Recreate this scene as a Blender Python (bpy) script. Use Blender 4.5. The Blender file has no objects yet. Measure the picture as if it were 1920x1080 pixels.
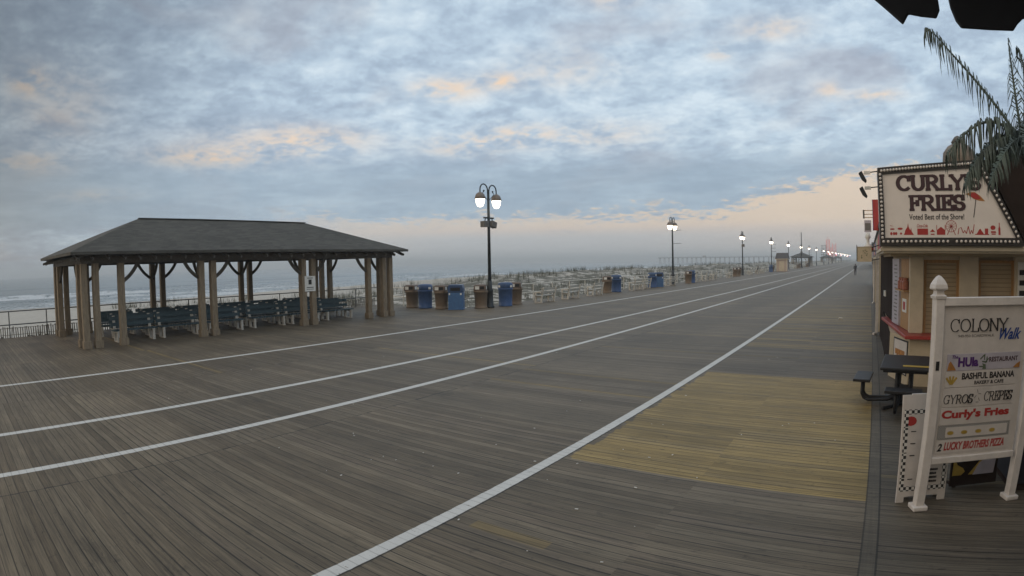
import bpy, bmesh, math, random
from mathutils import Vector, Matrix, noise
random.seed(7)
R = math.radians
PI = math.pi
scene = bpy.context.scene
COL = scene.collection

# ------------------------------------------------------------------ camera (wide webcam lens with barrel distortion)
cd = bpy.data.cameras.new('camera')
cam = bpy.data.objects.new('camera', cd)
COL.objects.link(cam)
scene.camera = cam
cd.type = 'PANO'
cy = cd
cy.panorama_type = 'FISHEYE_LENS_POLYNOMIAL'
cy.fisheye_fov = R(180)
cy.fisheye_polynomial_k0 = 0.0
cy.fisheye_polynomial_k1 = -0.04978279684749405
cy.fisheye_polynomial_k2 = -7.123813870525802e-05
cy.fisheye_polynomial_k3 = 1.7793171973636433e-05
cy.fisheye_polynomial_k4 = -6.00290776704487e-07
cd.sensor_width = 36
cd.sensor_height = 20.25
cd.clip_start = 0.05
cd.clip_end = 20000
cam.matrix_world = Matrix(((0.8163144675, -0.0117568439, 0.5774880663, 0),
                           (0.5773368044, 0.0472262048, -0.8151391905, 0),
                           (-0.0176891054, 0.9988150290, 0.0453390929, 2.5),
                           (0, 0, 0, 1)))

# ------------------------------------------------------------------ render / exposure
scene.render.engine = 'CYCLES'
scene.cycles.use_denoising = True
scene.cycles.max_bounces = 6
scene.cycles.volume_bounces = 0
scene.view_settings.view_transform = 'Standard'
scene.view_settings.look = 'None'
scene.view_settings.exposure = 0.0
scene.view_settings.gamma = 1.0
scene.view_settings.use_curve_mapping = False

SUN_EL, SUN_AZ = R(7), R(-112)      # azimuth measured from +Y towards +X

# ------------------------------------------------------------------ sky
def build_world():
    w = bpy.data.worlds.new('World'); scene.world = w; w.use_nodes = True
    nt = w.node_tree; nt.nodes.clear()
    L = nt.links.new
    def new(t, **k):
        n = nt.nodes.new(t)
        for a, b in k.items(): setattr(n, a, b)
        return n
    def put(s, v):
        if isinstance(v, (int, float)): s.default_value = v
        elif isinstance(v, tuple): s.default_value = v if len(v) == len(s.default_value) else v + (1,)
        else: L(v, s)
    def m(op, a, b=None, c=None, clamp=False):
        n = new('ShaderNodeMath', operation=op, use_clamp=clamp)
        for i, v in enumerate((a, b, c)):
            if v is not None: put(n.inputs[i], v)
        return n.outputs[0]
    def sm(v, a, b, lo=0.0, hi=1.0):
        n = new('ShaderNodeMapRange', interpolation_type='SMOOTHSTEP')
        for i, x in enumerate((v, a, b, lo, hi)): put(n.inputs[i], x)
        return n.outputs[0]
    def mix(f, a, b, mode='MIX'):
        n = new('ShaderNodeMix', data_type='RGBA', blend_type=mode)
        put(n.inputs[0], f); put(n.inputs[6], a); put(n.inputs[7], b)
        return n.outputs[2]
    tc = new('ShaderNodeTexCoord')
    sp = new('ShaderNodeSeparateXYZ'); L(tc.outputs['Generated'], sp.inputs[0])
    x, y, z = sp.outputs
    az = m('MULTIPLY', m('ARCTAN2', x, y), 180 / PI)
    el = m('MULTIPLY', m('ARCSINE', z), 180 / PI)
    zz = m('ADD', m('MAXIMUM', z, 0.0), 0.20)
    cv = new('ShaderNodeCombineXYZ'); L(m('DIVIDE', x, zz), cv.inputs[0]); L(m('DIVIDE', y, zz), cv.inputs[1]); cv.inputs[2].default_value = 3.7
    def nz(scale, det, rough, dist=0.0, vec=cv.outputs[0]):
        n = new('ShaderNodeTexNoise'); L(vec, n.inputs['Vector'])
        n.inputs['Scale'].default_value = scale; n.inputs['Detail'].default_value = det
        n.inputs['Roughness'].default_value = rough; n.inputs['Distortion'].default_value = dist
        return n.outputs['Fac']
    n1 = nz(1.5, 6, 0.5, 0.15)
    n2 = nz(5.5, 5, 0.55, 0.25)
    n3 = nz(15, 4, 0.55, 0.25)
    n4 = nz(38, 3, 0.55, 0.2)
    dens = m('ADD', m('ADD', m('MULTIPLY', n1, 0.30), m('MULTIPLY', n2, 0.40)), m('ADD', m('MULTIPLY', n3, 0.23), m('MULTIPLY', n4, 0.07)))
    # clear gaps are more frequent in the middle and upper right of the sky
    gap = m('MULTIPLY', m('MULTIPLY', sm(az, -68, -40), sm(az, 14, -12, .45, 1.0)), sm(el, 7, 13))
    dens = m('ADD', dens, m('MULTIPLY', gap, 0.055))
    ramp = new('ShaderNodeValToRGB'); L(dens, ramp.inputs[0])
    cr = ramp.color_ramp
    pts = [(0.35, (.33, .415, .54)), (0.44, (.40, .505, .64)), (0.50, (.47, .59, .73)), (0.56, (.585, .725, .86)), (0.65, (.77, .90, 1.0))]
    while len(cr.elements) < len(pts): cr.elements.new(0.5)
    for e, (p, c) in zip(cr.elements, pts): e.position = p; e.color = c + (1,)
    col = ramp.outputs[0]
    # mauve warmth inside the thicker cloud
    nw = nz(1.7, 4, 0.5, 0.2)
    col = mix(m('MULTIPLY', sm(nw, 0.50, 0.66), 0.38), col, (.50, .475, .52))
    # sun-caught cloud tops
    blobs = [(-41.5, 17.4, 3.2, 1.0, 1.0), (-36, 18.1, 1.6, .7, 1.0), (-65.5, 10.5, 4.5, .8, 1.0), (-82.8, 9.8, 3, .9, .9), (-35, 12.7, 3.4, .9, .8),
             (-84, 17, 1.6, 1.2, .8), (-76.5, 7.1, 3.4, .5, .9), (-55.5, 12.4, 5, 1.1, .7), (-40, 11.6, 3.4, .9, .8), (-8, 22, 3, 1.0, .7),
             (1.5, 15, 2, .5, .9), (-24, 26, 2.2, 1.0, .7), (-3, 15.8, 1.2, .6, .7), (-27, 12.5, 6, 1.2, .5), (-13.5, 20, 1.2, .6, .8),
             (-60, 11.6, 8, 1.6, .45), (-30, 19, 5, 1.6, .4), (-80, 15, 4, 3, .35)]
    warm = 0.0
    for a0, e0, ra, re, s in blobs:
        u = m('DIVIDE', m('SUBTRACT', az, a0), ra); v = m('DIVIDE', m('SUBTRACT', el, e0), re)
        d = m('ADD', m('MULTIPLY', u, u), m('MULTIPLY', v, v))
        g = m('MULTIPLY', m('EXPONENT', m('MULTIPLY', d, -0.8)), s)
        warm = m('ADD', g, warm) if not isinstance(warm, float) else g
    wn = sm(m('ADD', m('MULTIPLY', n2, .6), m('MULTIPLY', n3, .5)), 0.42, 0.66)
    warm = m('MULTIPLY', m('MULTIPLY', warm, wn), 0.85, clamp=True)
    col = mix(warm, col, (1.0, .76, .55))
    # grey bank low over the sea, cream gap below it
    nb_v = new('ShaderNodeCombineXYZ'); L(m('MULTIPLY', az, 0.05), nb_v.inputs[0]); L(m('MULTIPLY', el, 0.35), nb_v.inputs[1])
    nb = nz(1.6, 7, 0.62, 0.6, nb_v.outputs[0])
    nbc = m('SUBTRACT', nb, 0.5)
    bank = m('MULTIPLY', sm(el, 3.2, 5.0), sm(el, 12, 8.0))
    col = mix(m('MULTIPLY', bank, 0.72), col, mix(sm(nb, .4, .62), (.345, .455, .57), (.43, .545, .655)))
    upper = m('ADD', m('ADD', sm(az, -17, 0, 4.7, 8.2), m('MULTIPLY', nbc, 5.0)), m('MULTIPLY', m('SUBTRACT', n3, .5), 5.0))
    band = m('MULTIPLY', sm(m('SUBTRACT', el, upper), 0.5, -0.9), sm(az, -66, -48))
    col = mix(m('MULTIPLY', band, 0.85), col, mix(sm(az, -60, -5), (.72, .645, .575), (.92, .72, .53)))
    strat = m('MULTIPLY', m('MULTIPLY', sm(nb, .60, .70), sm(el, 7.5, 4.5)), 0.6)
    col = mix(strat, col, (.37, .42, .49))
    low = mix(sm(az, -25, 3), (.50, .56, .62), (.62, .56, .54))
    pinkb = m('MULTIPLY', sm(el, 4.0, 3.0), sm(az, -60, -40))
    col = mix(m('MULTIPLY', pinkb, 0.7), col, mix(sm(el, 2.2, 3.6), low, (.74, .635, .57)))
    # left part of the sky is under thicker cloud
    dim = sm(az, -98, -56, 0.50, 1.0)
    dim2 = sm(m('ADD', az, m('MULTIPLY', el, -1.6)), -125, -75, 0.72, 1.0)
    dimc = new('ShaderNodeCombineXYZ')
    dd = m('MULTIPLY', dim, dim2)
    for i in range(3): L(dd, dimc.inputs[i])
    col = mix(1.0, col, dimc.outputs[0], 'MULTIPLY')
    # the dawn side behind the camera and the zenith are brighter
    back = sm(y, -0.05, -0.6)
    col = mix(back, col, (.88, .77, .64))
    zen = sm(el, 32, 55, 1.0, 1.6)
    zc = new('ShaderNodeCombineXYZ')
    for i in range(3): L(zen, zc.inputs[i])
    col = mix(1.0, col, zc.outputs[0], 'MULTIPLY')
    sky = new('ShaderNodeTexSky', sky_type='NISHITA', sun_disc=False)
    sky.sun_elevation = SUN_EL; sky.sun_rotation = SUN_AZ
    sky.air_density = 1.0; sky.dust_density = 2.0; sky.ozone_density = 2.0
    b1 = new('ShaderNodeBackground'); L(sky.outputs[0], b1.inputs[0]); b1.inputs[1].default_value = 0.10
    b2 = new('ShaderNodeBackground'); L(col, b2.inputs[0]); b2.inputs[1].default_value = 1.0
    ms = new('ShaderNodeMixShader'); ms.inputs[0].default_value = 0.90
    L(b1.outputs[0], ms.inputs[1]); L(b2.outputs[0], ms.inputs[2])
    out = new('ShaderNodeOutputWorld'); L(ms.outputs[0], out.inputs[0])
    w.cycles.sampling_method = 'MANUAL'; w.cycles.sample_map_resolution = 512
build_world()

sl = bpy.data.lights.new('sun', 'SUN'); sl.energy = 0.5; sl.angle = R(25); sl.color = (1.0, .86, .70)
so = bpy.data.objects.new('sun', sl); COL.objects.link(so)
sdir = Vector((math.sin(SUN_AZ) * math.cos(SUN_EL), math.cos(SUN_AZ) * math.cos(SUN_EL), math.sin(SUN_EL)))
so.rotation_euler = sdir.to_track_quat('Z', 'Y').to_euler()

# ------------------------------------------------------------------ helpers
class MB:
    def __init__(self): self.v = []; self.f = []; self.M = Matrix.Identity(4)
    def add(self, vs, fs):
        o = len(self.v); self.v += [tuple(self.M @ Vector(p)) for p in vs]; self.f += [tuple(i + o for i in f) for f in fs]; return self
    def box(self, cx, cy, cz, sx, sy, sz, rot=None, taper=1.0):
        hx, hy, hz = sx / 2, sy / 2, sz / 2
        vs = []
        for k, t in ((-1, 1.0), (1, taper)):
            for a, b in ((-1, -1), (1, -1), (1, 1), (-1, 1)):
                vs.append(Vector((a * hx * t, b * hy * t, k * hz)))
        if rot is not None: vs = [rot @ p for p in vs]
        vs = [p + Vector((cx, cy, cz)) for p in vs]
        return self.add(vs, [(3, 2, 1, 0), (4, 5, 6, 7), (0, 1, 5, 4), (1, 2, 6, 5), (2, 3, 7, 6), (3, 0, 4, 7)])
    def bb(self, x0, x1, y0, y1, z0, z1):
        return self.box((x0 + x1) / 2, (y0 + y1) / 2, (z0 + z1) / 2, x1 - x0, y1 - y0, z1 - z0)
    def bar(self, p, q, w, h):
        p, q = Vector(p), Vector(q); d = q - p; L = d.length
        rot = d.to_track_quat('Y', 'Z').to_matrix()
        c = (p + q) / 2
        return self.box(c.x, c.y, c.z, w, L, h, rot)
    def tube(self, pts, r, seg=8, cap=True):
        pts = [Vector(p) for p in pts]; n = len(pts)
        rs = r if isinstance(r, (list, tuple)) else [r] * n
        vs = []; fs = []
        up = None
        for i in range(n):
            t = (pts[min(i + 1, n - 1)] - pts[max(i - 1, 0)]).normalized()
            if up is None:
                up = Vector((0, 0, 1)) if abs(t.z) < .9 else Vector((1, 0, 0))
            a = t.cross(up); a = a.normalized() if a.length > 1e-6 else t.orthogonal().normalized()
            b = a.cross(t).normalized(); up = b
            for k in range(seg):
                an = 2 * PI * k / seg
                vs.append(pts[i] + (a * math.cos(an) + b * math.sin(an)) * rs[i])
        for i in range(n - 1):
            for k in range(seg):
                k2 = (k + 1) % seg
                fs.append((i * seg + k, i * seg + k2, (i + 1) * seg + k2, (i + 1) * seg + k))
        if cap: fs += [tuple(range(seg))[::-1], tuple((n - 1) * seg + k for k in range(seg))]
        return self.add(vs, fs)
    def lathe(self, prof, seg=20, cx=0, cy=0, cz=0):
        vs = []; fs = []
        for r, z in prof:
            for k in range(seg):
                a = 2 * PI * k / seg; vs.append((cx + r * math.cos(a), cy + r * math.sin(a), cz + z))
        n = len(prof)
        for i in range(n - 1):
            for k in range(seg):
                k2 = (k + 1) % seg; fs.append((i * seg + k, i * seg + k2, (i + 1) * seg + k2, (i + 1) * seg + k))
        fs += [tuple(range(seg))[::-1], tuple((n - 1) * seg + k for k in range(seg))]
        return self.add(vs, fs)
    def sphere(self, cx, cy, cz, rx, ry=None, rz=None, seg=14, rings=8):
        ry = ry or rx; rz = rz or rx
        vs = [(cx, cy, cz - rz)]; fs = []
        for i in range(1, rings):
            a = -PI / 2 + PI * i / rings
            for k in range(seg):
                b = 2 * PI * k / seg; vs.append((cx + rx * math.cos(a) * math.cos(b), cy + ry * math.cos(a) * math.sin(b), cz + rz * math.sin(a)))
        vs.append((cx, cy, cz + rz)); top = len(vs) - 1
        for k in range(seg):
            k2 = (k + 1) % seg
            fs.append((0, 1 + k2, 1 + k)); fs.append((top, 1 + (rings - 2) * seg + k, 1 + (rings - 2) * seg + k2))
            for i in range(rings - 2):
                fs.append((1 + i * seg + k, 1 + i * seg + k2, 1 + (i + 1) * seg + k2, 1 + (i + 1) * seg + k))
        return self.add(vs, fs)
    def prism(self, poly, y0, y1):          # polygon in local x,z swept along y
        n = len(poly); vs = [(a, y0, b) for a, b in poly] + [(a, y1, b) for a, b in poly]
        fs = [tuple(range(n)), tuple(range(n, 2 * n))[::-1]] + [(i, i + n, (i + 1) % n + n, (i + 1) % n) for i in range(n)]
        return self.add(vs, fs)
    def slab(self, poly, z0, z1):           # polygon in x,y swept along z
        n = len(poly); vs = [(a, b, z0) for a, b in poly] + [(a, b, z1) for a, b in poly]
        fs = [tuple(range(n))[::-1], tuple(range(n, 2 * n))] + [(i, (i + 1) % n, (i + 1) % n + n, i + n) for i in range(n)]
        return self.add(vs, fs)
    def build(self, name, mat, parent=None, smooth=False, bevel=0.0):
        me = bpy.data.meshes.new(name); me.from_pydata(self.v, [], self.f); me.materials.append(mat)
        bm = bmesh.new(); bm.from_mesh(me); bmesh.ops.recalc_face_normals(bm, faces=bm.faces); bm.to_mesh(me); bm.free()
        if smooth:
            for p in me.polygons: p.use_smooth = True
        o = bpy.data.objects.new(name, me); COL.objects.link(o)
        if parent: o.parent = parent
        if bevel:
            md = o.modifiers.new('bevel', 'BEVEL'); md.width = bevel; md.segments = 2; md.limit_method = 'ANGLE'
        return o

def arc(cx, cz, rx, rz, a0, a1, n=10):
    return [(cx + rx * math.cos(R(a0 + (a1 - a0) * i / n)), cz + rz * math.sin(R(a0 + (a1 - a0) * i / n))) for i in range(n + 1)]

def thing(name, label, cat, loc=(0, 0, 0), rz=0.0, group=None, kind=None):
    o = bpy.data.objects.new(name, None); COL.objects.link(o); o.empty_display_size = .2
    o.location = loc; o.rotation_euler = (0, 0, rz)
    return tag(o, label, cat, group, kind)
def tag(o, label=None, cat=None, group=None, kind=None):
    if label: o['label'] = label
    if cat: o['category'] = cat
    if group: o['group'] = group
    if kind: o['kind'] = kind
    return o
def kids(o): return [c for c in COL.objects if c.parent is o]
CH = {}
def copy_tree(o, parent=None, keep=False):
    c = o.copy(); COL.objects.link(c)
    c.parent = parent
    for ch in CH[o.name]:
        if keep or not ch.name.startswith(('rafter_tail', 'post_base')): copy_tree(ch, c)
    return c
def snapshot(o):
    CH[o.name] = [c for c in COL.objects if c.parent is o]
    for c in CH[o.name]: snapshot(c)
def dup(o, loc, rz, label):
    c = copy_tree(o); c.location = loc; c.rotation_euler = (0, 0, rz); c['label'] = label
    return c

# ------------------------------------------------------------------ materials
def mat(name, col, rough=.6, var=.0, vscale=6, bump=0.0, bscale=30, metal=0.0, col2=None, stretch=(1, 1, 1), spec=.4, emit=None, es=1.0):
    mt = bpy.data.materials.new(name); mt.use_nodes = True; nt = mt.node_tree; b = nt.nodes['Principled BSDF']; L = nt.links.new
    b.inputs['Roughness'].default_value = rough; b.inputs['Metallic'].default_value = metal; b.inputs['Specular IOR Level'].default_value = spec
    b.inputs['Base Color'].default_value = col + (1,)
    if var or bump or col2:
        tc = nt.nodes.new('ShaderNodeTexCoord'); mp = nt.nodes.new('ShaderNodeMapping'); L(tc.outputs['Object'], mp.inputs[0]); mp.inputs['Scale'].default_value = stretch
        n = nt.nodes.new('ShaderNodeTexNoise'); L(mp.outputs[0], n.inputs['Vector']); n.inputs['Scale'].default_value = vscale; n.inputs['Detail'].default_value = 6; n.inputs['Roughness'].default_value = .65
        r = nt.nodes.new('ShaderNodeValToRGB'); L(n.outputs['Fac'], r.inputs[0])
        c2 = col2 or tuple(c * (1 - var) for c in col)
        r.color_ramp.elements[0].position = .35; r.color_ramp.elements[1].position = .65
        r.color_ramp.elements[0].color = c2 + (1,); r.color_ramp.elements[1].color = tuple(min(1, c * (1 + var * .5)) for c in col) + (1,)
        L(r.outputs[0], b.inputs['Base Color'])
        if bump:
            n2 = nt.nodes.new('ShaderNodeTexNoise'); L(mp.outputs[0], n2.inputs['Vector']); n2.inputs['Scale'].default_value = bscale; n2.inputs['Detail'].default_value = 4
            bp = nt.nodes.new('ShaderNodeBump'); bp.inputs['Strength'].default_value = bump; bp.inputs['Distance'].default_value = .02
            L(n2.outputs['Fac'], bp.inputs['Height']); L(bp.outputs[0], b.inputs['Normal'])
    if emit:
        b.inputs['Emission Color'].default_value = emit + (1,); b.inputs['Emission Strength'].default_value = es
    return mt

class Nodes:
    def __init__(self, name):
        self.mt = bpy.data.materials.new(name); self.mt.use_nodes = True; self.nt = self.mt.node_tree
        self.b = self.nt.nodes['Principled BSDF']; self.L = self.nt.links.new
    def new(self, t, **k):
        n = self.nt.nodes.new(t)
        for a, b in k.items(): setattr(n, a, b)
        return n
    def put(self, s, v):
        if isinstance(v, (int, float)): s.default_value = v
        elif isinstance(v, tuple): s.default_value = v if len(v) == len(s.default_value) else v + (1,)
        else: self.L(v, s)
    def m(self, op, a, b=None, c=None, clamp=False):
        n = self.new('ShaderNodeMath', operation=op, use_clamp=clamp)
        for i, v in enumerate((a, b, c)):
            if v is not None: self.put(n.inputs[i], v)
        return n.outputs[0]
    def sm(self, v, a, b, lo=0.0, hi=1.0):
        n = self.new('ShaderNodeMapRange', interpolation_type='SMOOTHSTEP')
        for i, x in enumerate((v, a, b, lo, hi)): self.put(n.inputs[i], x)
        return n.outputs[0]
    def mix(self, f, a, b, mode='MIX'):
        n = self.new('ShaderNodeMix', data_type='RGBA', blend_type=mode)
        self.put(n.inputs[0], f); self.put(n.inputs[6], a); self.put(n.inputs[7], b)
        return n.outputs[2]
    def xyz(self, a, b, c):
        n = self.new('ShaderNodeCombineXYZ')
        for i, v in enumerate((a, b, c)): self.put(n.inputs[i], v)
        return n.outputs[0]
    def noise(self, vec, scale, det=4, rough=.6, dist=0.0):
        n = self.new('ShaderNodeTexNoise'); self.L(vec, n.inputs['Vector']); n.inputs['Scale'].default_value = scale
        n.inputs['Detail'].default_value = det; n.inputs['Roughness'].default_value = rough; n.inputs['Distortion'].default_value = dist
        return n.outputs['Fac']
    def white(self, vec):
        n = self.new('ShaderNodeTexWhiteNoise', noise_dimensions='3D'); self.L(vec, n.inputs['Vector']); return n.outputs['Value']
    def pos(self):
        g = self.new('ShaderNodeNewGeometry'); s = self.new('ShaderNodeSeparateXYZ'); self.L(g.outputs['Position'], s.inputs[0]); return g.outputs['Position'], s.outputs

def deck_material():
    N = Nodes('boardwalk_planks'); m, sm = N.m, N.sm
    P, (x, y, z) = N.pos()
    W = 0.118
    yw = m('ADD', y, m('MULTIPLY', N.noise(N.xyz(m('MULTIPLY', x, .3), m('MULTIPLY', y, .3), 0), 1.0, 2), 0.03))
    t = m('DIVIDE', yw, W); idx = m('FLOOR', t); fr = m('FRACT', t)
    zone = m('FLOOR', m('DIVIDE', m('ADD', x, 7.4), 5.65))
    right = m('GREATER_THAN', x, -3.55)
    rnd = N.white(N.xyz(idx, zone, right))
    rnd2 = N.white(N.xyz(idx, zone, m('ADD', right, 7.0)))
    grp = N.noise(N.xyz(m('MULTIPLY', x, .05), m('MULTIPLY', y, 1.1), zone), 1.0, 3, .6)
    grain = N.noise(N.xyz(m('MULTIPLY', x, 1.6), m('MULTIPLY', y, 55), rnd), 1.0, 5, .65)
    stain = N.noise(P, .55, 5, .6)
    spots = N.noise(P, 7.0, 3, .6)
    nail = N.noise(N.xyz(m('MULTIPLY', x, 5), m('MULTIPLY', y, 26), 4.0), 1.0, 2, .5)
    grey = N.mix(rnd, (.104, .079, .050), (.160, .127, .085))
    grey = N.mix(m('MULTIPLY', m('GREATER_THAN', rnd2, .86), .5), grey, (.15, .115, .08))
    # newer, yellower boards: the big patch and single ones up the right lane
    patch = m('MULTIPLY', m('MULTIPLY', m('GREATER_THAN', x, m('ADD', -3.52, m('MULTIPLY', N.white(N.xyz(idx, 5.0, 5.0)), .10))), m('LESS_THAN', x, .148)), m('MULTIPLY', m('GREATER_THAN', y, 6.08), m('LESS_THAN', y, 12.42)))
    lane = m('MULTIPLY', m('MULTIPLY', m('GREATER_THAN', x, -3.50), m('LESS_THAN', x, .148)), m('MULTIPLY', m('GREATER_THAN', y, 16.5), m('LESS_THAN', y, 44)))
    single = m('MULTIPLY', lane, m('GREATER_THAN', N.white(N.xyz(idx, 3.0, 1.0)), .45))
    one = m('MULTIPLY', m('MULTIPLY', m('GREATER_THAN', y, 3.86), m('LESS_THAN', y, 4.02)), m('MULTIPLY', m('GREATER_THAN', x, -3.3), m('LESS_THAN', x, -2.45)))
    one2 = m('MULTIPLY', m('GREATER_THAN', N.white(N.xyz(idx, zone, 21.0)), .985), .5)
    tan = N.mix(rnd, (.225, .154, .052), (.295, .206, .074))
    tan = N.mix(m('MULTIPLY', sm(rnd2, .60, 1.0), .35), tan, (.20, .15, .08))
    colr = N.mix(m('MULTIPLY', m('MULTIPLY', single, sm(y, 44, 26)), .75), grey, tan)
    colr = N.mix(m('MAXIMUM', m('MULTIPLY', one, .5), one2), colr, tan)
    colr = N.mix(patch, colr, tan)
    # long border board between boardwalk and shop ramp
    bord = m('MULTIPLY', m('GREATER_THAN', x, .15), m('LESS_THAN', x, .296))
    bcol = N.mix(N.noise(N.xyz(m('MULTIPLY', x, 40), m('MULTIPLY', y, 1.2), 0), 1.0, 4), (.07, .058, .042), (.135, .112, .080))
    shop = m('GREATER_THAN', x, .296)
    colr = N.mix(m('MULTIPLY', shop, .5), colr, (.066, .058, .046))
    colr = N.mix(bord, colr, bcol)
    f = m('MULTIPLY', sm(grain, .25, .75, .58, 1.38), sm(grp, .3, .7, .84, 1.16))
    f = m('MULTIPLY', f, sm(stain, .3, .7, .90, 1.08))
    f = m('MULTIPLY', f, sm(spots, .28, .40, .72, 1.0))
    f = m('MULTIPLY', f, sm(nail, .24, .32, .45, 1.0))
    # gaps between boards, butt joints along the carrier beams
    gw = m('ADD', .045, m('MULTIPLY', m('MULTIPLY', rnd2, rnd2), .12))
    gap = m('LESS_THAN', fr, gw)
    gd = m('MULTIPLY', m('ADD', .45, m('MULTIPLY', rnd, .5)), gap)
    gd = m('MULTIPLY', gd, m('SUBTRACT', 1.0, bord))
    f = m('MULTIPLY', f, m('SUBTRACT', 1.0, gd))
    joint = 0.0
    for jx, jw, jd in ((-7.40, .012, .75), (-13.05, .010, .6), (.150, .009, .6), (.296, .010, .7), (-3.53, .012, .7), (-18.7, .01, .5)):
        j = m('MULTIPLY', m('LESS_THAN', m('ABSOLUTE', m('SUBTRACT', x, m('ADD', jx, m('MULTIPLY', m('SUBTRACT', rnd, .5), .03)) if jx in (-7.40, -13.05) else jx)), jw), jd)
        joint = m('MAXIMUM', joint, j)
    f = m('MULTIPLY', f, m('SUBTRACT', 1.0, joint))
    # old dark stains and trodden, paler strips
    blot = N.noise(N.xyz(m('MULTIPLY', x, .9), m('MULTIPLY', y, 1.6), 3.0), 1.0, 6, .7, .6)
    f = m('MULTIPLY', f, sm(blot, .28, .40, .66, 1.0))
    track = N.noise(N.xyz(m('MULTIPLY', x, .55), m('MULTIPLY', y, .03), 8.0), 1.0, 3, .5)
    f = m('MULTIPLY', f, sm(track, .35, .65, .90, 1.10))
    fc = N.xyz(f, f, f)
    colr = N.mix(1.0, colr, fc, 'MULTIPLY')
    # painted lane lines, worn
    wear = m('ADD', m('MULTIPLY', N.noise(P, 14, 5, .7), .6), m('MULTIPLY', N.noise(N.xyz(m('MULTIPLY', x, 3), m('MULTIPLY', y, 60), 2.0), 1.0, 4, .7), .4))
    paint = 0.0
    for px, pw in ((-15.25, .092), (-10.44, .088), (-8.235, .084), (-3.617, .075)):
        e = m('MULTIPLY', m('SUBTRACT', N.noise(P, 9, 3), .5), .02)
        l = m('LESS_THAN', m('ABSOLUTE', m('ADD', m('SUBTRACT', x, px), e)), pw)
        paint = m('MAXIMUM', paint, l)
    paint = m('MULTIPLY', paint, m('MULTIPLY', sm(wear, .34, .43), m('SUBTRACT', 1.0, m('MULTIPLY', gd, .4))))
    pcol = N.mix(N.noise(P, 3, 4), (.50, .49, .46), (.66, .64, .60))
    colr = N.mix(m('MULTIPLY', paint, .94), colr, pcol)
    N.L(colr, N.b.inputs['Base Color'])
    N.b.inputs['Roughness'].default_value = .62
    N.b.inputs['Specular IOR Level'].default_value = .35
    bp = N.new('ShaderNodeBump'); bp.inputs['Strength'].default_value = .6; bp.inputs['Distance'].default_value = .012
    h = m('ADD', m('SUBTRACT', m('MULTIPLY', rnd, .25), m('MULTIPLY', gd, 1.4)), m('MULTIPLY', grain, .45))
    N.L(h, bp.inputs['Height']); N.L(bp.outputs[0], N.b.inputs['Normal'])
    return N.mt

def sand_material():
    N = Nodes('dune_sand'); m, sm = N.m, N.sm
    P, (x, y, z) = N.pos()
    n1 = N.noise(P, 1.0, 6, .68); n2 = N.noise(P, .16, 4, .55); n3 = N.noise(P, 5, 4, .6)
    sand = N.mix(n3, (.34, .315, .27), (.54, .50, .44))
    veg = N.mix(n3, (.045, .048, .032), (.115, .10, .065))
    dune = m('MULTIPLY', sm(y, 10, 30), sm(x, -52, -40))
    k = m('ADD', m('MULTIPLY', n1, .75), m('MULTIPLY', n2, .25))
    vm = m('MULTIPLY', sm(k, .45, .51), m('ADD', m('MULTIPLY', dune, .85), .10))
    col = N.mix(vm, sand, veg)
    wet = m('MULTIPLY', sm(z, -2.3, -3.3), .65)
    col = N.mix(wet, col, (.14, .135, .125))
    N.L(col, N.b.inputs['Base Color']); N.b.inputs['Roughness'].default_value = .9
    bp = N.new('ShaderNodeBump'); bp.inputs['Strength'].default_value = .6; bp.inputs['Distance'].default_value = .15
    N.L(k, bp.inputs['Height']); N.L(bp.outputs[0], N.b.inputs['Normal'])
    return N.mt

WAVES = [(-119, .45, 2.2), (-134, .75, 2.6), (-152, .9, 3.2), (-176, 1.0, 4.0), (-207, .9, 5.0), (-246, .7, 6), (-295, .6, 7)]
def wave_shift(y, i): return 7 * noise.noise(Vector((y * .012, i * 5.3, 0))) + 2.5 * noise.noise(Vector((y * .05, i * 3.1, 4)))
def wave_amp(y, i): return max(0.0, min(1.0, .45 + 1.5 * noise.noise(Vector((y * .016, i * 7.7, 9)))))
def sea_h(x, y):
    h = 0.0
    for i, (wx, a, w) in enumerate(WAVES):
        d = x - (wx + wave_shift(y, i))
        if abs(d) < w * 4:
            s = w if d < 0 else w * .55
            h += a * wave_amp(y, i) * math.exp(-(d / s) ** 2)
    return h

def sea_material():
    N = Nodes('sea_water'); m, sm = N.m, N.sm
    P, (x, y, z) = N.pos()
    at = N.new('ShaderNodeAttribute', attribute_name='foam')
    fn = m('ADD', m('MULTIPLY', N.noise(N.xyz(m('MULTIPLY', x, .5), m('MULTIPLY', y, .16), 0), 1.0, 6, .7), .65), m('MULTIPLY', N.noise(P, 1.2, 4, .6), .35))
    fm = sm(m('ADD', m('MULTIPLY', at.outputs['Fac'], .62), m('SUBTRACT', fn, .5)), .16, .34)
    col = N.mix(fm, (.10, .125, .13), (.56, .58, .59))
    N.L(col, N.b.inputs['Base Color'])
    N.L(m('ADD', m('MULTIPLY', fm, .6), .22), N.b.inputs['Roughness'])
    n = m('ADD', N.noise(N.xyz(m('MULTIPLY', x, .45), m('MULTIPLY', y, .18), 0), 1.0, 5, .6), m('MULTIPLY', N.noise(P, 2.0, 3), .25))
    bp = N.new('ShaderNodeBump'); bp.inputs['Strength'].default_value = .55; bp.inputs['Distance'].default_value = .35
    N.L(n, bp.inputs['Height']); N.L(bp.outputs[0], N.b.inputs['Normal'])
    return N.mt

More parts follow.
